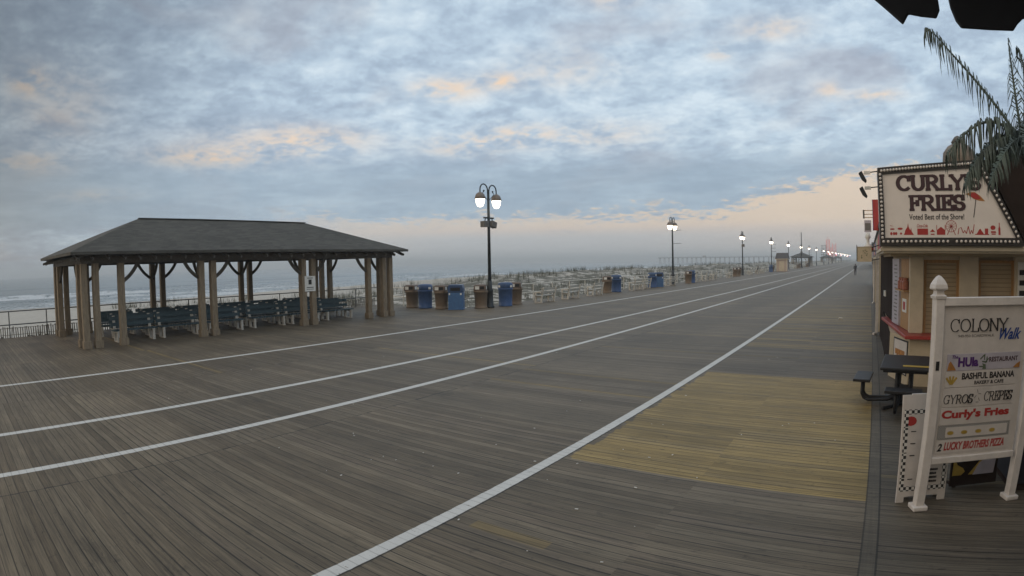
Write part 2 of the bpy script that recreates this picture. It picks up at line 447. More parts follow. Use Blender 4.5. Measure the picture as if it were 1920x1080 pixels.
def shingle_material():
    N = Nodes('roof_shingles'); m, sm = N.m, N.sm
    P, (x, y, z) = N.pos()
    row = m('DIVIDE', z, .058); fr = m('FRACT', row); idx = m('FLOOR', row)
    tab = m('FLOOR', m('ADD', m('DIVIDE', m('ADD', x, y), .30), m('MULTIPLY', N.white(N.xyz(idx, 0, 0)), 1.0)))
    rn = N.white(N.xyz(idx, tab, 1.0))
    g = N.noise(P, 60, 3, .6); st = N.noise(P, .7, 4, .6)
    c = N.mix(rn, (.052, .049, .042), (.080, .076, .065))
    f = m('MULTIPLY', m('MULTIPLY', sm(g, .3, .7, .8, 1.15), sm(fr, .0, .14, .7, 1.0)), sm(st, .3, .7, .85, 1.1))
    N.L(N.mix(1.0, c, N.xyz(f, f, f), 'MULTIPLY'), N.b.inputs['Base Color'])
    N.b.inputs['Roughness'].default_value = .9
    return N.mt

def checker_material(name, s, a, b):
    N = Nodes(name)
    tc = N.new('ShaderNodeTexCoord'); ck = N.new('ShaderNodeTexChecker'); N.L(tc.outputs['Object'], ck.inputs['Vector'])
    ck.inputs['Scale'].default_value = s; ck.inputs['Color1'].default_value = a + (1,); ck.inputs['Color2'].default_value = b + (1,)
    N.L(ck.outputs[0], N.b.inputs['Base Color']); N.b.inputs['Roughness'].default_value = .6
    return N.mt

def shutter_material():
    N = Nodes('roller_shutter'); m, sm = N.m, N.sm
    P, (x, y, z) = N.pos()
    fr = m('FRACT', m('DIVIDE', z, .085))
    f = sm(m('ABSOLUTE', m('SUBTRACT', fr, .5)), .36, .5, 1.0, .55)
    n = N.noise(P, 3, 4)
    c = N.mix(n, (.34, .26, .155), (.42, .33, .205))
    N.L(N.mix(1.0, c, N.xyz(f, f, f), 'MULTIPLY'), N.b.inputs['Base Color']); N.b.inputs['Roughness'].default_value = .5
    bp = N.new('ShaderNodeBump'); bp.inputs['Distance'].default_value = .01; N.L(f, bp.inputs['Height']); N.L(bp.outputs[0], N.b.inputs['Normal'])
    return N.mt

M = {}
M['deck'] = deck_material()
M['sand'] = sand_material()
M['sea'] = sea_material()
M['shingle'] = shingle_material()
M['shutter'] = shutter_material()
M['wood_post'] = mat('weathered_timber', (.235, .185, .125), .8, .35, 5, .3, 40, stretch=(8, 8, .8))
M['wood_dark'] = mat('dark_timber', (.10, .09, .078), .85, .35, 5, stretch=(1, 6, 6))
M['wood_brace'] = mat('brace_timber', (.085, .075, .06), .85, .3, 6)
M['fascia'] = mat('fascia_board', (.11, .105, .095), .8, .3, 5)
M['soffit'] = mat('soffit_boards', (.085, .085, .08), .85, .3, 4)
M['teal'] = mat('blue_green_slat', (.050, .086, .100), .6, .35, 9, stretch=(4, 1, 4))
M['concrete_white'] = mat('pale_bench_frame', (.56, .53, .47), .7, .2, 12)
M['pale_slat'] = mat('pale_slat', (.40, .39, .35), .7, .3, 9)
M['white_paint'] = mat('white_vinyl', (.64, .595, .555), .45, .12, 6)
M['white_panel'] = mat('white_sign_panel', (.57, .525, .485), .5, .10, 5)
M['iron'] = mat('dark_iron', (.03, .036, .040), .5, .3, 10, metal=.3)
M['hood'] = mat('lamp_hood_metal', (.20, .165, .14), .5, .2, 10, metal=.2)
M['globe'] = mat('lit_globe', (.9, .9, .88), .3, emit=(1.0, .86, .66), es=4.5)
M['globe_far'] = mat('lit_globe_far', (.9, .9, .88), .3, emit=(1.0, .84, .64), es=6.0)
M['box_grey'] = mat('grey_loudspeaker', (.13, .12, .11), .6, .15, 10)
M['brown_bin'] = mat('brown_pebbled_bin', (.19, .14, .095), .75, .25, 40, .3, 80)
M['brown_lid'] = mat('brown_bin_hood', (.15, .11, .085), .6, .2, 12)
M['blue_bin'] = mat('blue_plastic', (.05, .105, .25), .45, .15, 8)
M['blue_lid'] = mat('blue_dark_lid', (.035, .075, .17), .45, .15, 8)
M['sky_bin'] = mat('bright_blue_plastic', (.055, .14, .30), .45, .15, 8)
M['sticker'] = mat('white_sticker', (.72, .72, .68), .5, .12, 30)
M['hole'] = mat('bin_opening', (.02, .02, .02), .9)
M['rail_dark'] = mat('galvanised_rail', (.10, .10, .095), .5, .2, 9, metal=.3)
M['rail_pale'] = mat('pale_rail', (.66, .62, .54), .55, .2, 9)
M['slat_fence'] = mat('sand_fence_slat', (.19, .165, .135), .85, .4, 12, stretch=(3, 3, .6))
M['grass'] = mat('dune_grass_blade', (.050, .062, .042), .8, .5, 1.2, col2=(.095, .088, .055))
M['shrub'] = mat('shrub_leaf', (.05, .058, .035), .8, .4, 8)
M['cream'] = mat('cream_stucco', (.47, .39, .27), .7, .12, 3, .15, 60)
M['cream_trim'] = mat('cream_trim', (.55, .475, .355), .55, .1, 4)
M['red_counter'] = mat('red_counter', (.33, .045, .035), .4, .15, 6)
M['dark_panel'] = mat('dark_brown_panel', (.036, .026, .022), .9, .25, 3, spec=.05)
M['sign_frame'] = mat('dark_sign_frame', (.035, .03, .027), .5, .2, 6)
M['marquee_white'] = mat('marquee_face', (.72, .66, .61), .45, .07, 2)
M['bulb'] = mat('unlit_bulb', (.62, .57, .52), .25)
M['ink_black'] = mat('black_ink', (.018, .016, .016), .5)
M['ink_plum'] = mat('dark_plum_letters', (.055, .025, .030), .5)
M['ink_plum_edge'] = mat('letter_outline_brown', (.02, .012, .010), .5)
M['ink_red'] = mat('red_ink', (.36, .035, .03), .5)
M['ink_blue'] = mat('blue_ink', (.02, .055, .22), .5)
M['ink_purple'] = mat('purple_ink', (.075, .02, .14), .5)
M['ink_grey'] = mat('grey_ink', (.15, .14, .13), .5)
M['ink_yellow'] = mat('yellow_ink', (.40, .27, .05), .5, .2, 12)
M['ink_orange'] = mat('orange_ink', (.40, .18, .045), .5, .3, 8)
M['ink_green'] = mat('green_ink', (.09, .12, .07), .5)
M['lilac'] = mat('lilac_print', (.44, .41, .455), .5, .12, 6)
M['checker'] = checker_material('checker_border', 30, (.02, .02, .02), (.62, .60, .56))
M['checker_s'] = checker_material('small_checker', 70, (.05, .05, .05), (.5, .48, .45))
M['black_metal'] = mat('black_coated_metal', (.018, .018, .020), .5, .3, 12, metal=.1)
M['frond'] = mat('dark_palm_leaf', (.060, .082, .062), .5, .5, 3, col2=(.032, .045, .040))
M['trunk'] = mat('palm_trunk', (.06, .05, .04), .9, .4, 8, .4, 20)
M['awning'] = mat('dark_awning_canvas', (.03, .034, .045), .8, .2, 8)
M['egg'] = mat('beige_ornament', (.20, .165, .13), .6, .25, 4)
M['navy'] = mat('navy_cabinet', (.014, .014, .022), .5, .3, 4)
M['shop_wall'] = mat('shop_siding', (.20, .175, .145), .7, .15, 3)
M['red_sign'] = mat('red_sign_face', (.42, .045, .04), .5, .1, 3)
M['beige_sign'] = mat('beige_hanging_sign', (.58, .48, .33), .55, .12, 5)
M['booth_wall'] = mat('booth_siding', (.46, .36, .31), .7, .12, 6)
M['booth_roof'] = mat('booth_roof', (.07, .065, .065), .8, .2, 8)
M['glow_steel'] = mat('pink_glow_steel', (.55, .22, .20), .5, .1, 1, emit=(1, .25, .2), es=.25)  # reddish light on the far tower is put in as colour and faint emission
M['pier_wood'] = mat('pier_timber', (.11, .10, .095), .85, .25, 1)
M['yellow_boat'] = mat('yellow_hull', (.6, .45, .06), .5, .1, 5)
M['skin'] = mat('skin', (.42, .26, .19), .5, .1, 10)
M['jacket'] = mat('dark_jacket', (.035, .035, .042), .8, .2, 10)
M['hair'] = mat('dark_hair', (.03, .022, .018), .6, .2, 20)
M['litter'] = mat('paper_scrap', (.62, .60, .55), .8, .2, 10)
M['lit_red'] = mat('red_shop_light', (.6, .1, .1), .4, emit=(1, .25, .18), es=2.5)
M['lit_white'] = mat('white_shop_light', (.8, .8, .8), .4, emit=(1, .90, .8), es=3)
M['lit_blue'] = mat('blue_shop_light', (.2, .2, .8), .4, emit=(.4, .42, 1), es=2)
M['wood_warm'] = mat('warm_wood_panel', (.40, .235, .10), .6, .25, 4, stretch=(6, 6, .8))
M['jar'] = mat('amber_jar', (.34, .12, .07), .3, .4, 30)
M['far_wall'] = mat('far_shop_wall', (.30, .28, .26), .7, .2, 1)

# ------------------------------------------------------------------ lettering
def text_mesh(mb, s, x0, x1, z0, z1, y, depth=.004, bold=0.0, shear=0.0, spacing=1.0, keep=False):
    cu = bpy.data.curves.new('lettering', 'FONT'); cu.body = s; cu.size = 1.0; cu.extrude = .02; cu.offset = bold; cu.shear = shear; cu.space_character = spacing
    cu.resolution_u = 3
    o = bpy.data.objects.new('lettering', cu); COL.objects.link(o)
    me = bpy.data.meshes.new_from_object(o)
    vs = [v.co.copy() for v in me.vertices]; fs = [tuple(p.vertices) for p in me.polygons]
    bpy.data.objects.remove(o); bpy.data.curves.remove(cu); bpy.data.meshes.remove(me)
    ax = min(v.x for v in vs); bx = max(v.x for v in vs); ay = min(v.y for v in vs); by = max(v.y for v in vs)
    sx = (x1 - x0) / (bx - ax); sz = (z1 - z0) / (by - ay)
    mb.add([(x0 + (v.x - ax) * sx, y - depth / 2 - v.z / .02 * depth / 2, z0 + (v.y - ay) * sz) for v in vs], fs)

GL = {
 'C': (.92, [arc(.48, .5, .42, .5, 48, 312, 18), [(.80, .98), (.80, .70)], ]),
 'O': (1.0, [arc(.5, .5, .44, .5, 90, 450, 24)]),
 'L': (.78, [[(.20, 1), (.20, 0)], [(.02, 0), (.74, 0)], [(.74, -.02), (.74, .26)]]),
 'N': (.98, [[(.14, 0), (.14, 1)], [(.14, 1), (.84, 0)], [(.84, 0), (.84, 1)]]),
 'Y': (.92, [[(.06, 1), (.46, .46)], [(.86, 1), (.46, .46)], [(.46, .46), (.46, 0)]]),
 'G': (1.0, [arc(.48, .5, .42, .5, 48, 320, 18), [(.80, .98), (.80, .72)], [(.82, .44), (.82, .06)], [(.60, .44), (.96, .44)]]),
 'R': (.96, [[(.18, 0), (.18, 1)], [(.18, 1), (.46, 1)] + arc(.46, .75, .30, .25, 90, -90, 10)[1:] + [(.18, .5)], [(.46, .5), (.84, 0)]]),
 'P': (.86, [[(.18, 0), (.18, 1)], [(.18, 1), (.46, 1)] + arc(.46, .74, .30, .26, 90, -90, 10)[1:] + [(.18, .48)]]),
 'S': (.78, [arc(.39, .745, .29, .255, 25, 265, 12) + arc(.39, .245, .31, .245, 85, -155, 12)[1:], [(.66, .99), (.66, .74)], [(.09, .02), (.09, .28)]]),
 'E': (.84, [[(.18, 0), (.18, 1)], [(.02, 1), (.74, 1)], [(.18, .51), (.56, .51)], [(.02, 0), (.76, 0)], [(.74, 1.02), (.74, .76)], [(.76, -.02), (.76, .26)], [(.56, .66), (.56, .36)]]),
 'F': (.80, [[(.18, 0), (.18, 1)], [(.02, 1), (.74, 1)], [(.18, .49), (.56, .49)], [(.74, 1.02), (.74, .76)], [(.56, .64), (.56, .34)]]),
 'I': (.44, [[(.22, 0), (.22, 1)]]),
 'U': (.98, [[(.16, 1), (.16, .36)] + arc(.49, .36, .33, .36, 180, 360, 12)[1:] + [(.82, 1)]]),
 "'": (.34, [[(.18, 1.02), (.14, .72)]]),
 ' ': (.45, []),
}
SERIF = {'L': [(.20, 1)], 'N': [(.14, 0), (.14, 1), (.84, 1)], 'Y': [(.06, 1), (.86, 1), (.46, 0)], 'R': [(.18, 0), (.14, 1), (.84, 0)], 'P': [(.18, 0), (.14, 1)],
         'E': [], 'F': [(.18, 0)], 'I': [(.22, 0), (.22, 1)], 'U': [(.16, 1), (.82, 1)]}
def slab_text(mb, s, x0, x1, z0, z1, y, thick=.10, thin=.05, serif=.12, slant=0.0, grow=0.0, depth=.004):
    W = sum(GL[c][0] for c in s); sx = (x1 - x0) / W; sz = z1 - z0; cx = 0.0; k = 0
    def ribbon(p, q, w):
        nonlocal k
        (a, b), (c, d) = p, q; dx, dz = c - a, d - b; l = math.hypot(dx, dz) or 1e-6
        ux, uz = dx / l, dz / l; e = w * .5
        a -= ux * e * .6; b -= uz * e * .6; c += ux * e * .6; d += uz * e * .6
        nx, nz_ = -uz * w / 2, ux * w / 2
        pts = [(a + nx, b + nz_), (a - nx, b - nz_), (c - nx, d - nz_), (c + nx, d + nz_)]
        yy = y - depth - k * .00015; k += 1
        P = [(x0 + (cx + px + slant * pz) * sx, pz * sz + z0) for px, pz in pts]
        mb.prism(P, yy, y)
    for ch in s:
        w, strokes = GL[ch]
        for st in strokes:
            for p, q in zip(st, st[1:]):
                dx, dz = q[0] - p[0], q[1] - p[1]; l = math.hypot(dx, dz) or 1
                v = abs(dz) / l
                wd = thin + (thick - thin) * v
                if ch in 'NY' and dx * dz > 0 and abs(dx) > .1: wd = thin
                ribbon(p, q, wd + grow)
        for (a, b) in SERIF.get(ch, []):
            if serif: ribbon((a - serif, b), (a + serif, b), max(thin, .05) + grow)
        cx += w

# ------------------------------------------------------------------ ground, dunes, sea, deck
def smooth(a, b, t):
    t = max(0.0, min(1.0, (t - a) / (b - a))); return t * t * (3 - 2 * t)
def ground_h(x, y):
    d = -x - 20.2
    if d < 0: return -1.25
    A = smooth(14, 62, y)
    f = noise.noise(Vector((x * .09, y * .06, 1.0))) * .8 + noise.noise(Vector((x * .25, y * .2, 5.0))) * .35 + noise.noise(Vector((x * .7, y * .6, 9.0))) * .14
    z = -0.95 + A * (1.75 * math.exp(-((d - 12) / 9.5) ** 2) + 1.0 * math.exp(-((d - 30) / 11) ** 2) + .35) + f * (.10 + .52 * A)
    if y < 26: z = min(z, -.45 if x > -27.6 else -.35 + .15 * max(0, d - 9))
    if d < 2: z = min(z, -.25)
    t = smooth(45, 95, d)
    z = z * (1 - t) + (-4.1) * t
    if d > 95: z = -4.1 - (d - 95) * .02
    return z
def sheet(name, xs, ys, hf, mt, kind='structure', attr=None):
    vs = [(x, y, hf(x, y)) for y in ys for x in xs]; n = len(xs)
    fs = [(j * n + i, j * n + i + 1, (j + 1) * n + i + 1, (j + 1) * n + i) for j in range(len(ys) - 1) for i in range(n - 1)]
    me = bpy.data.meshes.new(name); me.from_pydata(vs, [], fs); me.materials.append(mt)
    for p in me.polygons: p.use_smooth = True
    if attr:
        a = me.attributes.new('foam', 'FLOAT', 'POINT')
        for i, v in enumerate(vs): a.data[i].value = attr(v[0], v[1])
    o = bpy.data.objects.new(name, me); COL.objects.link(o); o['kind'] = kind
    return o
def steps(a, b, s0, g=1.0, smax=1e9):
    out = [a]; s = s0
    while out[-1] < b: out.append(out[-1] + s); s = min(s * g, smax)
    out[-1] = b
    return out
xs = [-400, -300, -220, -180, -160, -140] + steps(-125, -60, 5) + steps(-58, -20.2, .55) + [-19.9, 0, 60, 300, 1200, 4000]
ys = [-4000, -1200, -400, -150, -60] + steps(-30, 90, .7) + steps(90.7, 330, 1.4, 1.01, 4) + [360, 420, 500, 650, 900, 1300, 2000, 4500]
sheet('ground', xs, ys, ground_h, M['sand'])
SEA_Z = -3.5
def foam_a(x, y):
    f = 0.0
    for i, (wx, a, w) in enumerate(WAVES):
        d = x - (wx + wave_shift(y, i)); k = [.8, .85, .7, .55, .3, .12, .05][i]
        f = max(f, k * min(1.0, wave_amp(y, i) * 1.4) * math.exp(-((d - w * .8) / (w * 1.3)) ** 2))
    s = -(x + 108)
    f = max(f, .75 * math.exp(-((s - 4) / 7) ** 2), .38 * smooth(70, 20, s))
    if x < -320: f = 0
    return f
xs = [-4500, -3000, -2000, -1300, -900, -650, -500, -420, -370, -340] + steps(-325, -200, 2.2) + steps(-198.5, -100, 1.3)
ys = [-4000, -1500, -500, -150, -60] + steps(-20, 260, 3.0) + steps(264, 1000, 7, 1.01) + [1300, 1800, 2600, 4500]
sheet('sea', xs, ys, lambda x, y: SEA_Z + sea_h(x, y), M['sea'], attr=foam_a)

d = MB()
d.slab([(-20.35, -40), (8, -40), (8, 700), (-20.35, 700)], -.28, 0.0)
d.build('boardwalk', M['deck'])['kind'] = 'structure'
d = MB(); d.slab([(-27.15, -40), (-20.35, -40), (-20.35, 23.75), (-27.15, 23.75)], -.28, 0.0)
d.build('boardwalk_bay', M['deck'])['kind'] = 'structure'

# dune grass
def grass(name, spots, hmin, hmax, mt):
    V = []; F = []
    for (x, y, n, sp) in spots:
        z = ground_h(x, y)
        for _ in range(n):
            a = random.uniform(0, 2 * PI); r = abs(random.gauss(0, sp)); bx, by = x + r * math.cos(a), y + r * math.sin(a)
            h = random.uniform(hmin, hmax); la = random.uniform(0, 2 * PI); ln = random.uniform(.1, .5) * h; w = random.uniform(.006, .014)
            px, py = -math.sin(la) * w, math.cos(la) * w; tx, ty = math.cos(la), math.sin(la)
            zz = z - .05; o = len(V)
            V += [(bx - px, by - py, zz), (bx + px, by + py, zz), (bx + tx * ln * .35 + px * .8, by + ty * ln * .35 + py * .8, zz + h * .6), (bx + tx * ln * .35 - px * .8, by + ty * ln * .35 - py * .8, zz + h * .6), (bx + tx * ln, by + ty * ln, zz + h)]
            F += [(o, o + 1, o + 2, o + 3), (o + 3, o + 2, o + 4)]
    me = bpy.data.meshes.new(name); me.from_pydata(V, [], F); me.materials.append(mt)
    o = bpy.data.objects.new(name, me); COL.objects.link(o); return o
sp = []
for _ in range(2600):
    y = 16 + 190 * random.random() ** 1.7; d_ = random.choice([random.uniform(.8, 8), random.uniform(6, 22), random.uniform(14, 34)])
    if y < 24.5: d_ += 8
    x = -20.2 - d_
    if noise.noise(Vector((x * .22, y * .22, 3))) < -.08: continue
    sp.append((x, y, random.randint(7, 16), random.uniform(.12, .35)))
for _ in range(150):
    y = random.uniform(4, 24); x = random.uniform(-36, -28.2)
    if noise.noise(Vector((x * .3, y * .4, 8))) < .0: continue
    sp.append((x, y, random.randint(8, 18), random.uniform(.1, .25)))
g = grass('dune_grass', sp, .3, .85, M['grass'])
tag(g, 'tufts of grey green dune grass growing behind the railing', 'dune grass', kind='stuff')

def shrub(x, y, w, h, label):
    z = ground_h(x, y) - .05
    mb = MB(); V = mb
    for _ in range(220):
        u = Vector((random.gauss(0, 1), random.gauss(0, 1), random.gauss(0, 1))).normalized() * random.uniform(.5, 1)
        c = Vector((u.x * w / 2, u.y * w / 2, max(.02, (u.z * .5 + .5) * h)))
        a = Vector((random.gauss(0, 1), random.gauss(0, 1), random.gauss(0, 1))).normalized() * .07; b = a.orthogonal().normalized() * .045
        V.add([c - a, c + b, c + a, c - b], [(0, 1, 2, 3)])
    o = mb.build('beach_shrub', M['shrub']); o.location = (x, y, z)
    return tag(o, label, 'shrub', 'shrubs on the beach beyond the railing')
shrub(-32.5, 2.35, 1.2, .55, 'low dark shrub on the sand at the far left edge, taller twiggy one')
shrub(-33.0, 4.1, .8, .5, 'round dark shrub on the sand, left of a matching pair')
shrub(-33.2, 5.1, .8, .45, 'round dark shrub on the sand, right of a matching pair')
shrub(-34.0, 20.6, 2.4, .95, 'wide dark shrub on the sand seen through the middle of the pavilion')

# ------------------------------------------------------------------ railings
def railing(name, label, p0, p1, n, mt, rails=(1.1, .55), r=.028, upto=100):
    o = thing(name, label, 'railing', (p0[0], p0[1], 0))
    v = Vector((p1[0] - p0[0], p1[1] - p0[1], 0))
    for i, h in enumerate(rails):
        MB().tube([(0, 0, h), (v.x, v.y, h)], r, 6).build('top_rail' if i == 0 else 'middle_rail', mt, o)
    for k in range(n + 1):
        q = v * (k / n)
        MB().tube([(q.x, q.y, -.3), (q.x, q.y, rails[0] - .01)], r * .95, 6).build('post', mt, o)
    return o
railing('railing', 'dark pipe railing along the sea side behind the big pavilion', (-27.0, -8.2), (-27.0, 23.6), 18, M['rail_dark'])
railing('railing', 'short pipe railing behind the row of four bins right of the pavilion', (-26.9, 23.68), (-20.35, 23.68), 3, M['rail_pale'])
railing('railing', 'long pale pipe railing along the dunes beside the boardwalk benches', (-20.25, 23.8), (-20.25, 215), 80, M['rail_pale'], r=.03)
railing('railing', 'distant end of the pale railing running towards the far pavilions', (-20.25, 217.5), (-20.25, 520), 60, M['rail_pale'], r=.035)
mb = MB()
y = -6.0
while y < 23.5:
    h = .50 + random.uniform(-.05, .05)
    mb.box(-27.12 + random.uniform(-.015, .015), y, h / 2 - .12, .012, .045, h + .12, Matrix.Rotation(random.gauss(0, .05), 3, 'X'))
    y += .095 + random.uniform(0, .02)
for h in (.12, .40): mb.box(-27.14, 8.75, h, .012, 29.5, .02)
tag(mb.build('slat_fence', M['slat_fence']), 'low weathered wooden slat fence at the foot of the dark railing', 'fence')

# ------------------------------------------------------------------ pavilions
def pavilion(loc, label, full=True):
    o = thing('pavilion', label, 'pavilion', loc, group='open timber pavilions on the sea side')
    X0, X1, Y0, Y1 = -3.55, 3.55, -7.75, 7.75       # eave rectangle
    EZ, RZ = 3.22, 4.62
    ry = 4.15
    rf = MB()
    T = .10
    ev = [(X1, Y0), (X1, Y1), (X0, Y1), (X0, Y0)]
    vs = [(a, b, EZ) for a, b in ev] + [(0, -ry, RZ), (0, ry, RZ)] + [(a, b, EZ - T) for a, b in ev] + [(0, -ry, RZ - T), (0, ry, RZ - T)]
    rf.add(vs, [(0, 1, 5, 4), (1, 2, 5), (2, 3, 4, 5), (3, 0, 4), (6, 10, 11, 7), (7, 11, 8), (8, 11, 10, 9), (9, 10, 6), (0, 6, 7, 1), (1, 7, 8, 2), (2, 8, 9, 3), (3, 9, 6, 0)])
    roof = rf.build('roof', M['shingle'], o)
    MB().bar((0, -ry, RZ + .015), (0, ry, RZ + .015), .2, .03).build('ridge_cap', M['shingle'], roof)
    # rafter tails peeping out under the eaves
    def tail(*a): MB().box(*a).build('rafter_tail', M['fascia'], o)
    for k in range(27):
        yy = -7.5 + k * 15 / 26
        for s in (-1, 1): tail(s * 3.22, yy, EZ - .155, .58, .05, .09, Matrix.Rotation(s * .36, 3, 'Y'))
    for k in range(12):
        xx = -3.2 + k * 6.4 / 11
        for s in (-1, 1): tail(xx, s * 7.42, EZ - .155, .05, .58, .09, Matrix.Rotation(-s * .36, 3, 'X'))
    bx, by = 2.82, 7.15                              # post line
    for s in (-1, 1):
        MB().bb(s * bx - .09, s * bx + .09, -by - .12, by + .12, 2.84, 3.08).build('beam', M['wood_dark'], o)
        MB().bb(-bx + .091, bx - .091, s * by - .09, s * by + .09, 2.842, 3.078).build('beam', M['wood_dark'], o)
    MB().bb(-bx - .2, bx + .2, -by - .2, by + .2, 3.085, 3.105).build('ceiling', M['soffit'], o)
    W = .23
    def post(x, y):
        p = MB().bb(x - W / 2, x + W / 2, y - W / 2, y + W / 2, 0.0, 2.839)
        q = p.build('post', M['wood_post'], o, bevel=.012)
        MB().bb(x - W / 2 - .035, x + W / 2 + .035, y - W / 2 - .035, y + W / 2 + .035, 0.001, .26).build('post_base', M['wood_post'], q, bevel=.01)
    def brace(p, q, mid):
        p, q, mid = Vector(p), Vector(q), Vector(mid)
        pts = [(1 - t) ** 2 * p + 2 * t * (1 - t) * mid + t * t * q for t in [i / 8 for i in range(9)]]
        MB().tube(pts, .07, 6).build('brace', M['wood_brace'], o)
    for s in (-1, 1):
        x = s * bx
        for e in (-1, 1):
            ys_ = [e * (by - .0), e * (by - .43), e * (by - 1.38)]
            for yy in ys_: post(x, yy)
            post(x - s * .75, e * by)
            brace((x, e * (by - 1.49), 2.22), (x, e * (by - 2.05), 2.86), (x, e * (by - 1.86), 2.46))
            brace((x - s * .86, e * by, 2.22), (x - s * 1.42, e * by, 2.86), (x - s * 1.23, e * by, 2.46))
        for c in (-2.35, 2.35):
            for dy in (-.25, .25): post(x, c + dy)
            brace((x, c - .36, 2.22), (x, c - .94, 2.86), (x, c - .74, 2.46))
            brace((x, c + .36, 2.22), (x, c + .94, 2.86), (x, c + .74, 2.46))
            brace((x - s * .11, c - .25, 2.22), (x - s * .69, c - .25, 2.86), (x - s * .49, c - .25, 2.46))
    return o
pav = pavilion((-23.5, 11.75, 0), 'large open timber pavilion with a hipped shingle roof on the left')
snapshot(pav)
dup(pav, (-23.5, 207.5, 0), 0, 'smaller looking pavilion down the boardwalk behind the small booth')
dup(pav, (-23.5, 330, 0), 0, 'hazy farther pavilion beyond the tall bare pole')
dup(pav, (-23.5, 440, 0), 0, 'farthest and faintest pavilion near the coloured lights')

# poster on the third pair of pavilion posts
t = thing('notice_poster', 'white paper notice with a small dark picture on a pavilion post pair', 'poster', (-20.55, 14.11, 0))
MB().bb(-.012, .0, -.25, .30, 1.45, 2.10).build('sheet', M['sticker'], t)
p = MB(); p.bb(.0, .004, -.06, .10, 1.74, 1.95); p.bb(.0, .004, -.16, .2, 1.60, 1.63); p.bb(.0, .004, -.16, .2, 1.53, 1.55); p.bb(.0, .004, -.12, .16, 2.0, 2.03)
p.build('print', M['ink_black'], t)

# benches
def bench(name, label, loc, rz, seat_m, frame_m, length, group, arms=False):
    """backrest at -x, seat towards +x, length along y"""
    o = thing(name, label, 'bench', loc, rz, group)
    L2 = length / 2
    s = MB()
    for k in range(3): s.bb(-.22 + k * .16, -.08 + k * .16, -L2, L2, .40, .44)
    s.build('seat', seat_m, o)
    b = MB()
    for k in range(2):
        z = .56 + k * .22; b.box(-.28 - k * .032, 0, z + .05, .035, length, .135, Matrix.Rotation(-.14, 3, 'Y'))
    b.build('backrest', seat_m, o)
    for e in (-1, 1):
        yy = e * (L2 - .16)
        f = MB()
        f.bar((-.20, yy, .0), (-.245, yy, .43), .10, .09); f.bar((-.252, yy, .40), (-.375, yy, .93), .09, .065)
        f.bar((.20, yy, .0), (.20, yy, .398), .10, .09); f.bb(-.28, .26, yy - .034, yy + .034, .33, .398)
        f.bb(-.26, .27, yy - .05, yy + .05, .0, .035)
        if arms: f.bb(-.30, .28, yy - .045, yy + .045, .60, .67); f.bar((.21, yy, .43), (.21, yy, .60), .09, .08)
        f.build('leg', frame_m, o)
    return o
ROWN = ['front', 'second', 'third', 'back']
COLN = ['leftmost', 'second from the left', 'third from the left', 'third from the right', 'second from the right', 'rightmost']
pb = bench('park_bench', 'x', (-22.05, 6.9, 0), 0, M['teal'], M['concrete_white'], 1.75, 'blue green benches under the pavilion')
snapshot(pb)
first = True
for r_, bx in enumerate((-21.9, -23.1, -24.3, -25.5)):
    for c_ in range(6):
        yy = 6.75 + c_ * 1.98 + (r_ % 2) * .25 + random.uniform(-.12, .12)
        if c_ == 2 and r_ == 0: yy -= .2
        lb = 'blue green slatted bench with pale legs under the pavilion, %s row, %s' % (ROWN[r_], COLN[c_])
        xx = bx + random.uniform(-.1, .1); rz = random.uniform(-.05, .05)
        if first: pb.location = (xx, yy, 0); pb.rotation_euler = (0, 0, rz); pb['label'] = lb; first = False
        else: dup(pb, (xx, yy, 0), rz, lb)
wb = bench('boardwalk_bench', 'pale slatted bench with arm frames beside the railing, nearest to the second bin group', (-18.75, 30.0, 0), PI, M['pale_slat'], M['concrete_white'], 1.8, 'pale benches along the boardwalk railing', True)
snapshot(wb)
ORD = ['second', 'third', 'fourth', 'fifth', 'sixth', 'seventh', 'eighth', 'ninth', 'tenth', 'eleventh', 'twelfth', 'thirteenth', 'fourteenth', 'fifteenth', 'sixteenth']
for k, yy in enumerate((33.4, 37.2, 44.6, 46.9, 53.5, 62.5, 66.2, 69.8, 78.0, 92.5, 98.5, 104, 127, 134, 150)):
    dup(wb, (-18.85 - .1 * (k % 2), yy, 0), PI + random.uniform(-.04, .04), 'pale slatted bench along the boardwalk railing, %s one away from the camera' % ORD[k])

# ------------------------------------------------------------------ street lamps
def lamp(label, loc, head=True, globe='globe'):
    o = thing('street_lamp', label, 'street lamp', loc, group='lit twin street lamps along the boardwalk')
    MB().lathe([(.24, 0), (.24, .08), (.19, .12), (.17, .9), (.20, .95), (.14, 1.05), (.12, 1.5)], 14).build('base', M['iron'], o, True)
    MB().tube([(0, 0, 1.5), (0, 0, 6.55)], [.095, .070], 12).build('pole', M['iron'], o, True)
    for s in (-1, 1):
        pts = [(0, s * .06, 6.35)] + [(0, s * (.40 - .335 * math.cos(R(a))), 6.50 + .335 * math.sin(R(a))) for a in range(0, 181, 18)] + [(0, s * .735, 6.26)]
        a = MB().tube(pts, .036, 8)
        sc = [(0, s * (.10 + .42 * t), 5.98 + .34 * t) for t in (0, .35, .7, 1)] + [(0, s * (.46 - .10 * math.sin(q)), 6.42 - .10 * math.cos(q) * 0 + .06 * math.sin(q * 1.3)) for q in (.6, 1.3, 2.2, 3.1)]
        a.tube(sc, .017, 6); a.sphere(0, s * .40, 6.47, .05, seg=8, rings=5)
        a.build('arm', M['iron'], o, True)
        h = MB().lathe([(.05, .32), (.12, .29), (.23, .20), (.28, .06), (.295, -.05), (.27, -.06)][::-1], 16, 0, s * .735, 6.04).build('lamp_hood', M['hood'], o, True)
        MB().lathe([(.06, -.50), (.15, -.46), (.22, -.30), (.262, -.08), (.255, -.062)], 16, 0, s * .735, 6.04).build('globe', M[globe], h, True)
    return o
L0 = lamp('lit twin street lamp nearest the camera with two grey loudspeakers on its pole', (-19.25, 25.05, 0))
